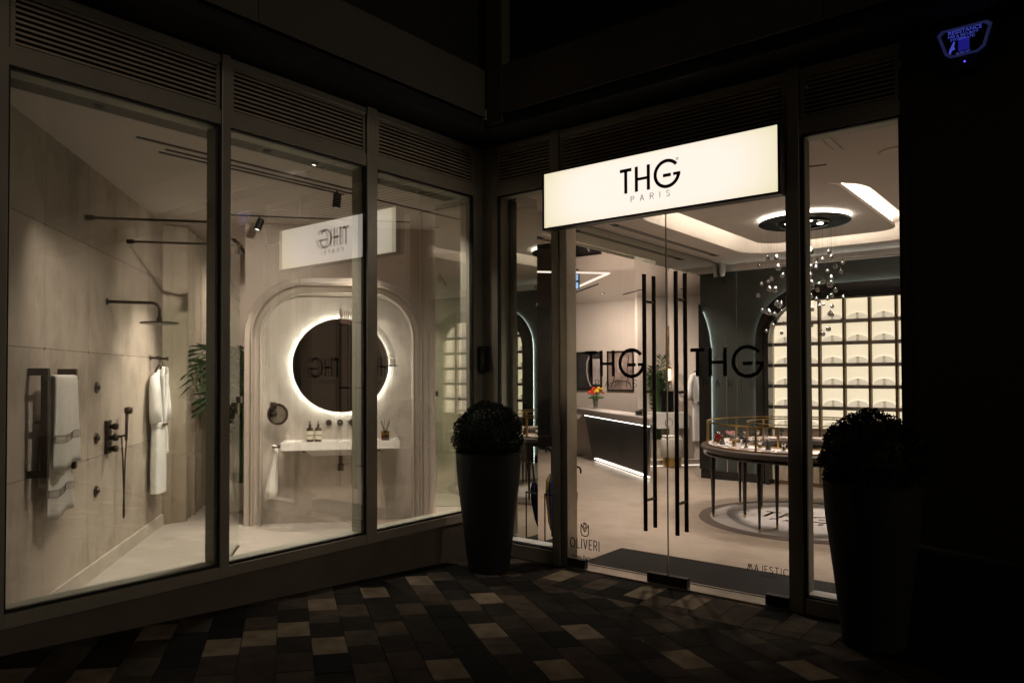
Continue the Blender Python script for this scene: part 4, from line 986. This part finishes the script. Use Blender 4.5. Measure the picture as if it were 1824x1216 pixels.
# ================================================================== BATHROOM DISPLAY
f = MB(FS); f.box(-.47, 3.985, .0, .12, 0, 3.149); stw = f.build('travertine_wall', 'stonewall'); tag(stw, 'diagonal wall of large streaked beige travertine panels carrying the shower fittings', 'wall')
f = MB(FS); f.box(-.47, 3.985, -.018, -.001, 0, .115); f.build('skirting_board', 'skirt', stw)
f = MB(FS)
for s in (.76, 1.56, 2.36, 3.16):
    for z in (.92, 1.73, 2.54): f.lathe([(0, -.004), (.008, -.003), (.009, 0)], (s, -.001, z), 8, 'y')
f.build('stone_fixing', 'bronze', stw)
# curtain
f = MB(FS); n = 120; vs = []; fs = []
for j in range(2):
    for i in range(n+1):
        s = 3.70+1.9*i/n; y = -.16*min(1, i/9)-.004+.045*min(1, i/9)*math.sin(i*.52)+.02*math.sin(i*1.31); vs.append((s, y, .004 if j == 0 else 3.14))
for i in range(n): fs.append((i, i+1, n+2+i, n+1+i))
f.add(vs, fs); cu = f.build('sheer_curtain', 'curtain', smooth=True); tag(cu, 'pale floor length curtain hanging in folds past the travertine wall', 'curtain')
sd = cu.modifiers.new('thickness', 'SOLIDIFY'); sd.thickness = .004
f = MB(FS); f.box(5.6, 5.72, -3.5, .1, 0, 3.149); tag(f.build('backdrop_wall', 'wall'), 'plain beige wall closing the bathroom display behind the palm', 'wall')
f = MB(); f.prism([(-3.55, -.45), (-2.95, .25), (-4.2, 1.3), (-4.85, .6)], lambda a, b: (a, b, .001), lambda a, b: (a, b, .006)); tag(f.build('marble_floor', 'marble'), kind='structure')
# towel rail with two brackets
tr_ = thing('towel_rail', 'dark bronze square towel rail with two tall brackets on the travertine wall', 'towel rail', m=at(FS, .77, 0, 1.25))
for s, z0 in ((.536, .92), (.997, .92)):
    f = MB(FS); b = .020
    f.box(s-b, s+b, -.115, -.001, 1.60-.045, 1.60); f.box(s-b, s+b, -.115, -.075, z0+.045, 1.60-.0455); f.box(s-b, s+b, -.115, -.001, z0, z0+.0445); f.build('bracket', 'bronze', tr_, bevel=.003)
for z, y in ((1.535, -.10), (1.265, -.06)):
    f = MB(FS); f.tube([(.50, y, z), (1.05, y, z)], .012, 12); f.build('rail', 'bronze', tr_)
def cloth(fm, x0, x1, zt, zb, zb2, y, nm, lab, band):
    """a towel folded over a rail: front and back fall with soft waves"""
    t = thing(nm, lab, 'towel', m=at(fm, (x0+x1)/2, y, zt)); f = MB(fm); prof = []
    nz_ = 14
    for k in range(nz_+1): prof.append((-.022, zb+(zt-zb)*k/nz_))
    for a in (30, 60, 90, 120, 150): prof.append((-.022*math.cos(R(a)), zt+.020*math.sin(R(a))))
    for k in range(nz_+1): prof.append((.022, zt-(zt-zb2)*k/nz_))
    n = 22; vs = []; fs = []
    for i in range(n+1):
        u = i/n
        for k, (dy, z) in enumerate(prof):
            dep = max(0, (zt-z))/(zt-zb)
            wob = .012*dep*math.sin(u*9+1.3*dep) + .006*math.sin(u*17)*dep
            vs.append((x0+(x1-x0)*u + .02*dep*(u-.5)*2, y+dy*(1+.25*dep)+wob, z - .015*dep*math.sin(u*5)))
    m = len(prof)
    for i in range(n):
        for k in range(m-1): fs.append((i*m+k, i*m+k+1, (i+1)*m+k+1, (i+1)*m+k))
    f.add(vs, fs); o = f.build('towel_cloth', 'towel', t, smooth=True); sd = o.modifiers.new('thickness', 'SOLIDIFY'); sd.thickness = .010; sd.offset = 0
    # embroidered band
    f = MB(fm); zb_ = zb+band
    def pt(u, z):
        dep = (zt-z)/(zt-zb); wob = .012*dep*math.sin(u*9+1.3*dep) + .006*math.sin(u*17)*dep
        return Vector((x0+(x1-x0)*u+.02*dep*(u-.5)*2, y-.022*(1+.25*dep)+wob-.0065, z-.015*dep*math.sin(u*5)))
    for z in (zb_, zb_+.045): f.tube([pt(i/20, z) for i in range(21)], .0014, 4)
    for i in range(0, 26): f.tube([pt(i/25, zb_), pt(i/25, zb_+.045)], .0010, 4)
    f.build('embroidery', 'trim', t); return t
cloth(FS, .62, .98, 1.535, .96, 1.15, -.10, 'hanging_towel', 'upper pale towel with embroidered hem hanging from the bronze rail', .17)
cloth(FS, .64, .98, 1.265, .64, .85, -.06, 'hanging_towel', 'lower longer pale towel with embroidered hem under the first towel', .14)
for i, z in enumerate((1.461, 1.067, .657)):
    t = thing('body_jet', ('round bronze body jet at shoulder height above the other two', 'round bronze body jet in the middle of the column of three', 'lowest round bronze body jet near the floor')[i], 'shower jet', m=at(FS, 1.735, 0, z), group='body jets')
    f = MB(at(FS, 1.735, 0, z)); f.lathe([(0, -.014), (.036, -.014), (.044, -.009), (.046, -.001)], n=24, axis='y'); f.build('wall_plate', 'bronze', t, smooth=True)
    f = MB(at(FS, 1.735, 0, z)); f.lathe([(0, -.030), (.014, -.029), (.020, -.024), (.022, -.0145)], n=16, axis='y'); f.build('nozzle', 'bronze', t, smooth=True)
sv = thing('shower_valve', 'tall bronze thermostatic shower plate with three round knobs', 'shower valve', m=at(FS, 1.985, 0, 1.05))
f = MB(FS); f.box(1.925, 2.05, -.022, -.001, .92, 1.19); f.build('wall_plate', 'bronze', sv, bevel=.006)
for z in (1.14, 1.05, .96):
    f = MB(FS); f.lathe([(0, -.085), (.026, -.084), (.028, -.075), (.028, -.05), (.018, -.045), (.018, -.023)], (1.99, 0, z), 20, 'y'); f.build('knob', 'bronze', sv, smooth=True)
hd = thing('hand_shower', 'bronze hand shower on a holder with a looped hose', 'hand shower', m=at(FS, 2.3, 0, 1.1))
f = MB(FS); f.tube([(2.16, -.001, 1.045), (2.16, -.05, 1.045), (2.31, -.055, 1.045)], .010, 10); f.lathe([(0, -.01), (.028, -.01), (.028, -.001)], (2.16, 0, 1.045), 16, 'y'); f.build('holder', 'bronze', hd)
f = MB(FS); f.tube([(2.29, -.06, 1.0), (2.29, -.065, 1.24)], [.011, .014], 12); f.lathe([(0, -.035), (.030, -.033), (.032, 0), (.028, .02), (0, .022)], (2.29, -.07, 1.255), 18, 'y'); f.build('handset', 'bronze', hd, smooth=True)
f = MB(FS); P = []
for k in range(33):
    u = k/32; a = math.pi*u
    x = 2.215+.075*(1-math.cos(a))/2*1.0 + .035*math.sin(a*2); z = 1.03 - (.68*math.sin(a)**.55 if math.sin(a) > 0 else 0)
    P.append((x, -.055, z))
P[0] = (2.215, -.045, 1.04); P[-1] = (2.29, -.062, 1.0)
f.tube(P, .007, 8); f.build('hose', 'bronze', hd, smooth=True)
sh = thing('rain_shower', 'wide flat bronze rain shower head on a bent wall arm', 'shower head', m=at(FS, 1.963, 0, 2.155))
f = MB(FS); f.lathe([(0, -.012), (.026, -.012), (.028, -.001)], (1.963, 0, 2.155), 18, 'y')
f.tube([(1.963, 0, 2.155), (1.963, -.34, 2.150)]+[(1.963, -.34-.06*math.sin(R(a)), 2.09+.06*math.cos(R(a))) for a in range(15, 91, 15)]+[(1.963, -.40, 2.03)], .0125, 12); f.build('arm', 'bronze', sh, smooth=True)
f = MB(FS); f.lathe([(0, 2.032), (.022, 2.03), (.022, 2.0), (.03, 1.993), (.145, 1.990), (.15, 1.984), (.145, 1.978), (0, 1.978)], (1.963, -.40, 0), 36); f.build('head', 'bronze', sh)
for i, s in enumerate((1.476, 2.482)):
    f = MB(FS); f.lathe([(0, -.06), (.020, -.06), (.020, -.001)], (s, 0, 2.738), 14, 'y'); f.tube([(s, -.06, 2.738), (s, -.918, 2.738)], .010, 10)
    if i: f.box(s-.012, s+.012, -.945, -.90, 2.655, 2.755)
    o = f.build('stabiliser_bar', 'bronze', bevel=0); tag(o, ('long bronze stabiliser bar from the wall nearest the window', 'bronze stabiliser bar ending in a glass clamp above the rain shower')[i], 'bar')
gsn = thing('shower_screen', 'clear frameless glass shower screen standing behind the second window bay', 'glass screen', m=at(FS, 2.2, -.93, 0))
f = MB(FS); f.box(1.32, 2.56, -.936, -.926, .004, 2.72); f.build('screen_glass', 'glassS', gsn)
f = MB(FS); f.box(2.50, 2.60, -.955, -.907, 1.30, 1.36); f.build('hinge', 'bronze', gsn)
f = MB(FS); f.box(1.32, 2.56, -.945, -.917, .0, .0035); f.build('floor_track', 'bronze', gsn)
for i, s in enumerate((3.234, 3.60)):
    f = MB(FS); f.lathe([(0, -.082), (.020, -.081), (.022, -.070), (.012, -.064), (.012, -.012), (.024, -.010), (.024, -.001)], (s, 0, 1.727), 16, 'y'); tag(f.build('robe_hook', 'bronze', smooth=False), ('round bronze robe hook the white robe hangs from', 'spare round bronze robe hook near the curtain')[i], 'hook')
robe('bathrobe', 'white bathrobe on a hanger against the travertine wall', FS @ Matrix.Translation((3.27, -.075, -.01)))

# arched vanity wall
aw = thing('vanity_wall', 'stone vanity wall with a broad pale moulded arch behind the round mirror', 'wall', m=at(FB, 0))
f = MB(FB); f.box(0, 2.45, .0, .22, 0, 3.149); f.build('wall_panel', 'wall', aw)
f = MB(FB); f.prism(rr(1.61, 2.44, .50, .15, 0.001), lambda a, b: (a, -.012, b), lambda a, b: (a, -.001, b)); f.build('stone_field', 'archwall', aw)
PRF = [(0, -.0005), (0, -.055), (.006, -.065), (.060, -.070), (.068, -.058), (.072, -.115), (.078, -.125), (.086, -.125), (.096, -.080), (.106, -.060), (.150, -.054), (.158, -.066), (.161, -.115), (.167, -.122), (.174, -.118), (.184, -.060), (.186, -.0125)]
f = MB(FB); vs = []; fs = []; n = 0
for d, y in PRF:
    P = rr(1.91-2*d, 2.585-d, .63-d, d, .0, 20); n = len(P); vs += [(x, y, z) for x, z in P]
for i in range(len(PRF)-1):
    for k in range(n-1): fs.append((i*n+k, i*n+k+1, (i+1)*n+k+1, (i+1)*n+k))
f.add(vs, fs); f.build('arch_moulding', 'mould', aw)
rm = thing('round_mirror', 'large round tinted mirror with a glowing halo and a fluted bronze quarter rim', 'mirror', m=at(FB, .98, 0, 1.655))
FM = at(FB, .98, 0, 1.655)
f = MB(FM); f.lathe([(0, -.056), (.485, -.056), (.487, -.052)], n=72, axis='y'); f.build('mirror_glass', 'darkmirror', rm)
f = MB(FM); f.lathe([(.487, -.05), (.487, -.066), (.50, -.066), (.50, -.042), (.487, -.042)], n=72, axis='y'); f.build('bronze_rim', 'bronze', rm)
f = MB(FM); f.lathe([(0, -.041), (.49, -.041)], n=72, axis='y'); f.build('back_plate', 'black', rm)
f = MB(FM); f.lathe([(.462, -.040), (.488, -.040), (.488, -.028), (.462, -.028), (.462, -.040)], n=72, axis='y'); f.build('halo_light', 'halo', rm)
f = MB(FM); n = 40
for k in range(n):
    a0 = R(90*k/n); a1 = R(90*(k+1)/n-.9)
    f.band([(.44*math.cos(a), .44*math.sin(a)) for a in (a0, a1)], [(.578*math.cos(a), .578*math.sin(a)) for a in (a0, a1)], -.085 if k % 2 else -.078, -.067)
f.build('fluted_quarter', 'flute', rm)
f = MB(FM); f.box(-.012, .004, -.088, -.068, .45, .60); f.box(.44, .60, -.088, -.068, -.012, .004); f.build('quarter_end', 'bronze', rm)
bs = thing('wash_basin', 'long white wall hung ceramic basin slab with a sloping bowl and bronze waste', 'basin', m=at(FB, .98, 0, .85))
f = MB(FB)
x0, x1 = .405, 1.575
f.box(x0, x1, -.45, -.435, .80, .875); f.box(x0, x0+.015, -.4349, -.013, .80, .875); f.box(x1-.015, x1, -.4349, -.013, .80, .875); f.box(x0+.0151, x1-.0151, -.028, -.013, .80, .875)
f.box(x0+.0151, x1-.0151, -.4349, -.0281, .80, .858); f.build('slab', 'ceramic', bs)
f = MB(FB); f.prism([(.62, .7995), (1.36, .7995), (1.28, .735), (.70, .735)], lambda a, b: (a, -.38, b), lambda a, b: (a, -.06, b)); f.build('bowl', 'ceramic', bs)
f = MB(FB); f.tube([(.98, -.2, .734), (.98, -.2, .56)], .022, 14); f.lathe([(0, .56), (.032, .56), (.032, .63), (0, .63)], (.98, -.2, 0), 14); f.tube([(.98, -.2, .60), (.98, -.013, .60)], .015, 10); f.build('waste_pipe', 'bronze', bs)
for x in (.62, 1.36):
    f = MB(FB); f.box(x-.03, x+.03, -.10, -.013, .742, .798); f.build('bracket', 'bronze', bs)
f = MB(FB); f.tube([(x0-.001, -.40, .835), (.335, -.40, .835), (.325, -.39, .835), (.325, -.22, .835), (.335, -.21, .835), (x0-.001, -.21, .835)], .010, 8); f.build('side_rail', 'bronze', bs)
f = MB(FB)                                        # soft towel through the side rail
vs = []; fs = []; nn_ = 18; lv = [(.850, .045, .008), (.838, .055, .024), (.78, .045, .032), (.70, .040, .036), (.60, .040, .042), (.50, .045, .052), (.40, .05, .062), (.31, .055, .070)]
for j, (z, hw, dp) in enumerate(lv):
    for k in range(nn_):
        a = 2*math.pi*k/nn_; rip = 1+.18*math.sin(6*a+j); vs.append((.322+.02*math.sin(j*.7)+dp*.9*math.sin(a)*rip, -.31+hw*math.cos(a)*rip, z-.01*math.cos(3*a)*(j > 5)))
for j in range(len(lv)-1):
    for k in range(nn_): fs.append((j*nn_+k, j*nn_+(k+1) % nn_, (j+1)*nn_+(k+1) % nn_, (j+1)*nn_+k))
fs += [tuple(range(nn_)), tuple(range((len(lv)-1)*nn_, len(lv)*nn_))]; f.add(vs, fs); tag(f.build('hand_towel', 'towel', smooth=True), 'slim white hand towel hanging from the side rail of the basin', 'towel')
f = MB(FB); f.box(.44, .60, -.33, -.20, .8585, .882); tag(f.build('folded_cloth', 'towel', bevel=.008), 'small folded white cloth lying on the basin slab', 'cloth')
for i, x in enumerate((.665, .748)):
    t = thing('pump_bottle', ('amber pump bottle with pale label, beside the folded cloth', 'amber pump bottle with pale label, beside the wall taps')[i], 'bottle', m=at(FB, x, -.12, .859), group='pump bottles on the basin')
    m = at(FB, x, -.12, .859)
    f = MB(m); f.lathe([(0, 0), (.034, 0), (.036, .006), (.036, .125), (.030, .142), (.013, .152), (.013, .165), (0, .165)], n=20); f.build('bottle_body', 'amber', t, smooth=True)
    f = MB(m); f.lathe([(.0365, .025), (.0367, .026), (.0367, .060), (.0365, .061)], n=20); f.lathe([(.0365, .070), (.0367, .071), (.0367, .112), (.0365, .113)], n=20); f.build('paper_label', 'label', t)
    f = MB(m); f.lathe([(0, .1655), (.015, .1655), (.015, .182), (.005, .184), (.005, .20), (.010, .202), (.010, .212), (0, .213)], n=12); f.tube([(0, 0, .207), (0, -.035, .207), (0, -.04, .198)], .004, 6); f.build('pump', 'black', t)
for i, (x, lab) in enumerate(((.854, 'round bronze wall tap beside the bottles'), (.971, 'round bronze wall spout in the middle below the mirror'), (1.088, 'round bronze wall tap on the far side of the spout'))):
    t = thing('wall_tap', lab, 'tap', m=at(FB, x, 0, 1.05), group='wall taps')
    f = MB(at(FB, x, 0, 1.05)); f.lathe([(0, -.06), (.030, -.058), (.033, -.05), (.033, -.032), (.014, -.03), (.014, -.02), (.026, -.019), (.026, -.0125)], n=20, axis='y')
    f.build('knob', 'bronze', t, smooth=False)
    if i == 1:
        f = MB(at(FB, x, 0, 1.05)); f.tube([(0, -.055, 0), (0, -.17, -.003), (0, -.185, -.02)], .011, 10); f.build('spout', 'bronze', t, smooth=True)
df = thing('reed_diffuser', 'square amber glass reed diffuser with dark sticks on the basin end', 'diffuser', m=at(FB, 1.44, -.13, .859))
m = at(FB, 1.44, -.13, .859)
f = MB(m); f.box(-.042, .042, -.042, .042, .004, .10); f.build('glass_jar', glass('amber_jar', (.60, .42, .14), 1.5, .05), df)
f = MB(m); f.box(-.036, .036, -.036, .036, .006, .055); f.build('oil', glass('amber_oil', (.45, .25, .04), 1.3, .0), df)
f = MB(m); rnd = random.Random(2)
for k in range(9): a = rnd.random()*6.28; f.tube([(-.02*math.cos(a), -.02*math.sin(a), .01), (.055*math.cos(a), .05*math.sin(a), rnd.uniform(.19, .23))], .0026, 5)
f.build('reeds', 'black', df)
mg = thing('magnifying_mirror', 'small round shaving mirror tilted on a bronze wall arm', 'mirror', m=at(FB, .34, 0, 1.16))
f = MB(FB); f.box(.255, .32, -.02, -.0125, 1.16, 1.27); f.tube([(.29, -.02, 1.22), (.29, -.14, 1.22), (.33, -.19, 1.13)], .010, 10); f.build('arm', 'bronze', mg)
FG = at(FB, .355, -.24, 1.155) @ Matrix.Rotation(R(-17), 4, 'Z') @ Matrix.Rotation(R(2), 4, 'X')
f = MB(FG); f.lathe([(.088, -.012), (.108, -.014), (.112, 0), (.108, .014), (.088, .012), (.088, -.012)], n=40, axis='y'); f.build('bronze_rim', 'bronze', mg)
f = MB(FG); f.lathe([(0, -.006), (.088, -.006)], n=40, axis='y'); f.build('mirror_glass', 'mirror', mg)
# ceiling tracks and spots over the bathroom
def track(p, q, wd, lab, z=3.15): 
    o = slot('lighting_track', p, q, wd, z, lab, 'black', .010); o['category'] = 'track'; return o
track((-.742, -2.673), (-.742, -.845), .022, 'black lighting track in the ceiling nearest the display window')
track((-.86, -2.42), (-.845, .78), .012, 'thin black slot, first of the fine pair beside the window track')
track((-.955, -2.42), (-.93, -.80), .012, 'thin black slot, second of the fine pair, farther from the glass')
track((-2.476, -1.013), (-1.335, .379), .018, 'thin black lighting track crossing the ceiling before the arch')
track((-3.616, -.282), (-5.192, 1.014), .05, 'wide black ceiling slot over the palm')
def spotlight(p, tgt, lab, power, deg, lit=True, rad=.035, h=.12, drop=.03):
    p = Vector(p); d = (Vector(tgt)-p).normalized(); m = Matrix.Translation(p) @ d.to_track_quat('-Z', 'Y').to_matrix().to_4x4()
    t = thing('track_spotlight', lab, 'spotlight', m=m, group='spotlights over the bathroom display')
    f = MB(m); f.lathe([(.0, h*.5), (rad*.9, h*.5), (rad, h*.42), (rad, -h*.5), (rad*.86, -h*.5), (rad*.86, -h*.40)], n=20); f.build('spot_body', 'black', t)
    f = MB(m); f.lathe([(0, -h*.40), (rad*.86, -h*.40)], n=20); f.build('spot_lamp', 'lamp', t)
    f = MB(); f.tube([p, (p.x, p.y, 3.14)], .008, 8); o = f.build('bracket', 'black'); o.parent = t; o.matrix_local = t.matrix_world.inverted() @ o.matrix_world
    spot('spot_beam', p + d*h*.56, tgt, power*BATH, deg, .7, (1, .868, .73), .03, t)
spotlight((-.86, -.93, 3.055), (-1.15, -1.1, 0), 'black cylinder spotlight hanging from the window track near the sign reflection', 26, 75)
spotlight((-2.285, -.78, 3.06), W(FS, 2.8, -.3, .9), 'black cylinder spotlight on the cross track, its lamp face showing white', 32, 70)
spotlight((-1.63, .02, 3.06), W(FB, .98, 0, .8), 'unseen black spotlight on the cross track behind the second mullion aimed at the basin', 7, 70)  # unseen lamp, put in for the steep light that leaves shade under the basin
def wash(y, tgt, power, deg, lab, x=-.26):  # unseen spotlights added to brighten the display floor, walls and curtain
    t = thing('added_spotlight', lab, 'spotlight', (x, y, 3.118), None, 'added spotlights behind the window head')
    f = MB(Matrix.Translation((x, y, 3.118))); f.lathe([(.024, -.006), (.030, -.006), (.030, .001)], n=18); f.build('added_trim_ring', 'black', t)
    f = MB(Matrix.Translation((x, y, 3.118))); f.lathe([(0, -.003), (.023, -.003)], n=18); f.build('lamp_lens', 'dark', t)
    spot('spot_beam', (x, y, 3.108), tgt, power*BATH, deg, .9, (1, .868, .73), .03, t)  # beam of the added spotlight
wash(-3.1, W(FS, 1.25, 0, 1.5), 9, 44, 'added spotlight over the first window bay aimed at the travertine wall')
wash(-2.0, (-1.3, -1.9, 0), 20, 120, 'added spotlight over the second window bay aimed at the floor')
wash(-1.0, W(FB, .9, 0, .9), 11, 80, 'added spotlight over the third window bay aimed at the basin')
wash(-.5, (-1.0, -.6, 0), 14, 120, 'added spotlight near the corner aimed at the floor')
wash(-1.6, W(FS, 4.5, -.2, 1.3), 34, 70, 'added spotlight over the second window bay aimed at the curtain')

# unseen downlights added to brighten the showroom and palm corner, lenses kept dark
def down(x, y, z, tx, ty, power, deg, lab, col=(1, .85, .72)):
    t = thing('added_downlight', lab, 'downlight', (x, y, z), None, 'added showroom downlights')
    f = MB(Matrix.Translation((x, y, z))); f.lathe([(.028, -.004), (.036, -.004), (.036, .001)], n=18); f.build('added_trim_ring', 'black', t)
    f = MB(Matrix.Translation((x, y, z))); f.lathe([(0, -.002), (.027, -.002)], n=18); f.build('lamp_lens', 'dark', t)
    spot('downlight_beam', (x, y, z-.01), (tx, ty, 0), power*SHOP, deg, .9, col, .04, t)
down(.24, 1.9, 3.143, -.4, 2.6, 55, 110, 'added downlight in the black slot nearest the doors')
down(.245, 4.4, 3.143, -1.2, 4.6, 60, 110, 'added downlight at the far end of the black slot')
down(3.4, 2.2, 3.149, 3.0, 2.2, 45, 110, 'added downlight beyond the tray over the table end')
down(1.3, .75, 3.149, 1.3, 1.0, 34, 110, 'added downlight just inside the double doors')
down(-3.9, .35, 3.149, -3.7, -.1, 24, 140, 'added downlight behind the arched vanity wall over the palm')
down(-2.2, 5.6, 2.904, -2.9, 6.95, 60, 165, 'added downlight in the mirror ceiling before the pictures')
down(-1.0, 3.0, 2.904, -1.4, 3.2, 20, 130, 'added downlight in the mirror ceiling near the column')
down(-.9, 5.9, 2.904, -1.1, 6.6, 22, 90, 'added downlight in the mirror ceiling before the marble arch')

# ================================================================== DOOR MAT, UMBRELLAS
f = MB(); f.box(.93, 3.30, .16, .80, .001, .006)
for i in range(32): f.box(.932, 3.298, .163+.02*i, .175+.02*i, .0061, .014)
for i in range(78): f.box(.945+.030*i, .951+.030*i, .1625, .798, .0062, .0125)
tag(f.build('entrance_mat', 'matmetal'), 'long ribbed dark metal entrance mat inside the doors', 'door mat')
f = MB(); f.box(.93, 2.64, .14, .158, .001, .016); tag(f.build('mat_frame', 'alu'), 'bright metal strip along the edge of the ribbed entrance mat', 'strip')
us = thing('umbrella_stand', 'dark open umbrella stand behind the side pane next to the mirror column', 'umbrella stand', (.52, .65, 0))
f = MB()
for z in (.02, .45): 
    f.tube([(.27, .55, z), (.47, .55, z), (.47, .75, z), (.27, .75, z), (.27, .55, z)], .006, 6)
for x in (.27, .47):
    for y in (.55, .75): f.tube([(x, y, .0), (x, y, .46)], .007, 6)
f.build('stand_frame', 'black', us); f = MB(); f.box(.275, .465, .555, .745, .005, .014); f.build('drip_tray', 'black', us)
def umbrella(name, lab, x, y, zt, mats, hookdir, zb=.06, closed=.055, tilt=0, handle='black'):
    m = Matrix.Translation((x, y, zb)) @ Matrix.Rotation(tilt, 4, 'Y'); t = thing(name, lab, 'umbrella', m=m, group='umbrellas in the stand')
    H = zt-zb
    f = MB(m); f.tube([(0, 0, 0), (0, 0, H-.045)]+[(.032*hookdir*(1-math.cos(R(a))), 0, H-.045+.032*math.sin(R(a))*1.3) for a in range(15, 200, 15)], .0085, 8); f.build('shaft', handle, t, smooth=True)
    f = MB(m); n = 16; secs = [(0.05, .012), (.12, .03), (H*.45, closed), (H*.62, closed*.9), (H*.70, .02)]
    for j in range(len(secs)-1):
        (z0, r0), (z1, r1) = secs[j], secs[j+1]
        for k in range(n):
            a0, a1 = 2*math.pi*k/n, 2*math.pi*(k+1)/n; q0 = 1.12 if k % 2 else .8; q1 = .8 if k % 2 else 1.12
            f.cur = (k//2) % len(mats) if j < 5 else 0
            f.add([(r0*q0*math.cos(a0), r0*q0*math.sin(a0), z0), (r0*q1*math.cos(a1), r0*q1*math.sin(a1), z0), (r1*q1*math.cos(a1), r1*q1*math.sin(a1), z1), (r1*q0*math.cos(a0), r1*q0*math.sin(a0), z1)], [(0, 1, 2, 3)])
    f.build('folded_canopy', mats, t)
umbrella('umbrella', 'folded rainbow umbrella with a curved black handle beside the mirror column', .30, .62, .88, ['blue', 'blue', 'umbred', 'blue', 'blue', 'umbyel'], -1)
umbrella('umbrella', 'folded black umbrella with a light wooden stick, shortest in the stand', .33, .70, .50, ['umbblack'], 1, .02, .05, 0, 'wood')
umbrella('umbrella', 'folded dark umbrella whose curved handle shows behind the door jamb', .43, .70, .72, ['umbblack', 'blue'], 1, .06, .045, .12)

# ================================================================== PLANTERS
def planter(name, lab, x, y, seed, z0=0.0, rot=0):
    t = thing(name, lab, 'planter', (x, y, z0), None, 'black planters with clipped shrubs'); m = Matrix.Translation((x, y, z0))
    f = MB(m); f.lathe([(0, .0), (.155, .0), (.165, .012), (.215, .45), (.250, .72), (.262, .92), (.265, .935), (.242, .938), (.235, .92), (.230, .85), (0, .85)], n=56); f.build('pot', 'planter', t, smooth=False)
    f = MB(m); f.lathe([(0, .87), (.229, .865)], n=24); f.build('soil', 'soil', t)
    rnd = random.Random(seed); f = MB(m); Rb = .262; c = Vector((0, 0, 1.055))
    for i in range(12000):
        u = rnd.uniform(-1, 1); a = rnd.random()*6.283; s = math.sqrt(1-u*u); d = Vector((s*math.cos(a), s*math.sin(a), u))
        lump = 1+.035*math.sin(d.x*9+seed)+.035*math.sin(d.y*11+2)+.03*math.sin(d.z*13+seed)
        r = Rb*lump*(rnd.uniform(.86, 1.02) if rnd.random() < .8 else rnd.uniform(.99, 1.03)); p = c+d*r
        ax = (d+Vector((rnd.uniform(-.7, .7), rnd.uniform(-.7, .7), rnd.uniform(-.5, .8)))).normalized(); sd_ = ax.orthogonal().normalized()
        sd_ = Matrix.Rotation(rnd.random()*6.28, 3, ax) @ sd_; L_ = rnd.uniform(.012, .022); w_ = L_*.38
        f.add([p, p+ax*L_*.5+sd_*w_, p+ax*L_, p+ax*L_*.5-sd_*w_], [(0, 1, 2, 3)])
    sp_ = [(Rb*.88*math.sin(R(q)), 1.055-Rb*.88*math.cos(R(q))) for q in range(0, 181, 12)]
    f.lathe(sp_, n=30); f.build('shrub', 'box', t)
    f = MB(m); f.tube([(0, 0, .85), (0, 0, 1.0)], .02, 8); f.build('stem', 'bark', t)
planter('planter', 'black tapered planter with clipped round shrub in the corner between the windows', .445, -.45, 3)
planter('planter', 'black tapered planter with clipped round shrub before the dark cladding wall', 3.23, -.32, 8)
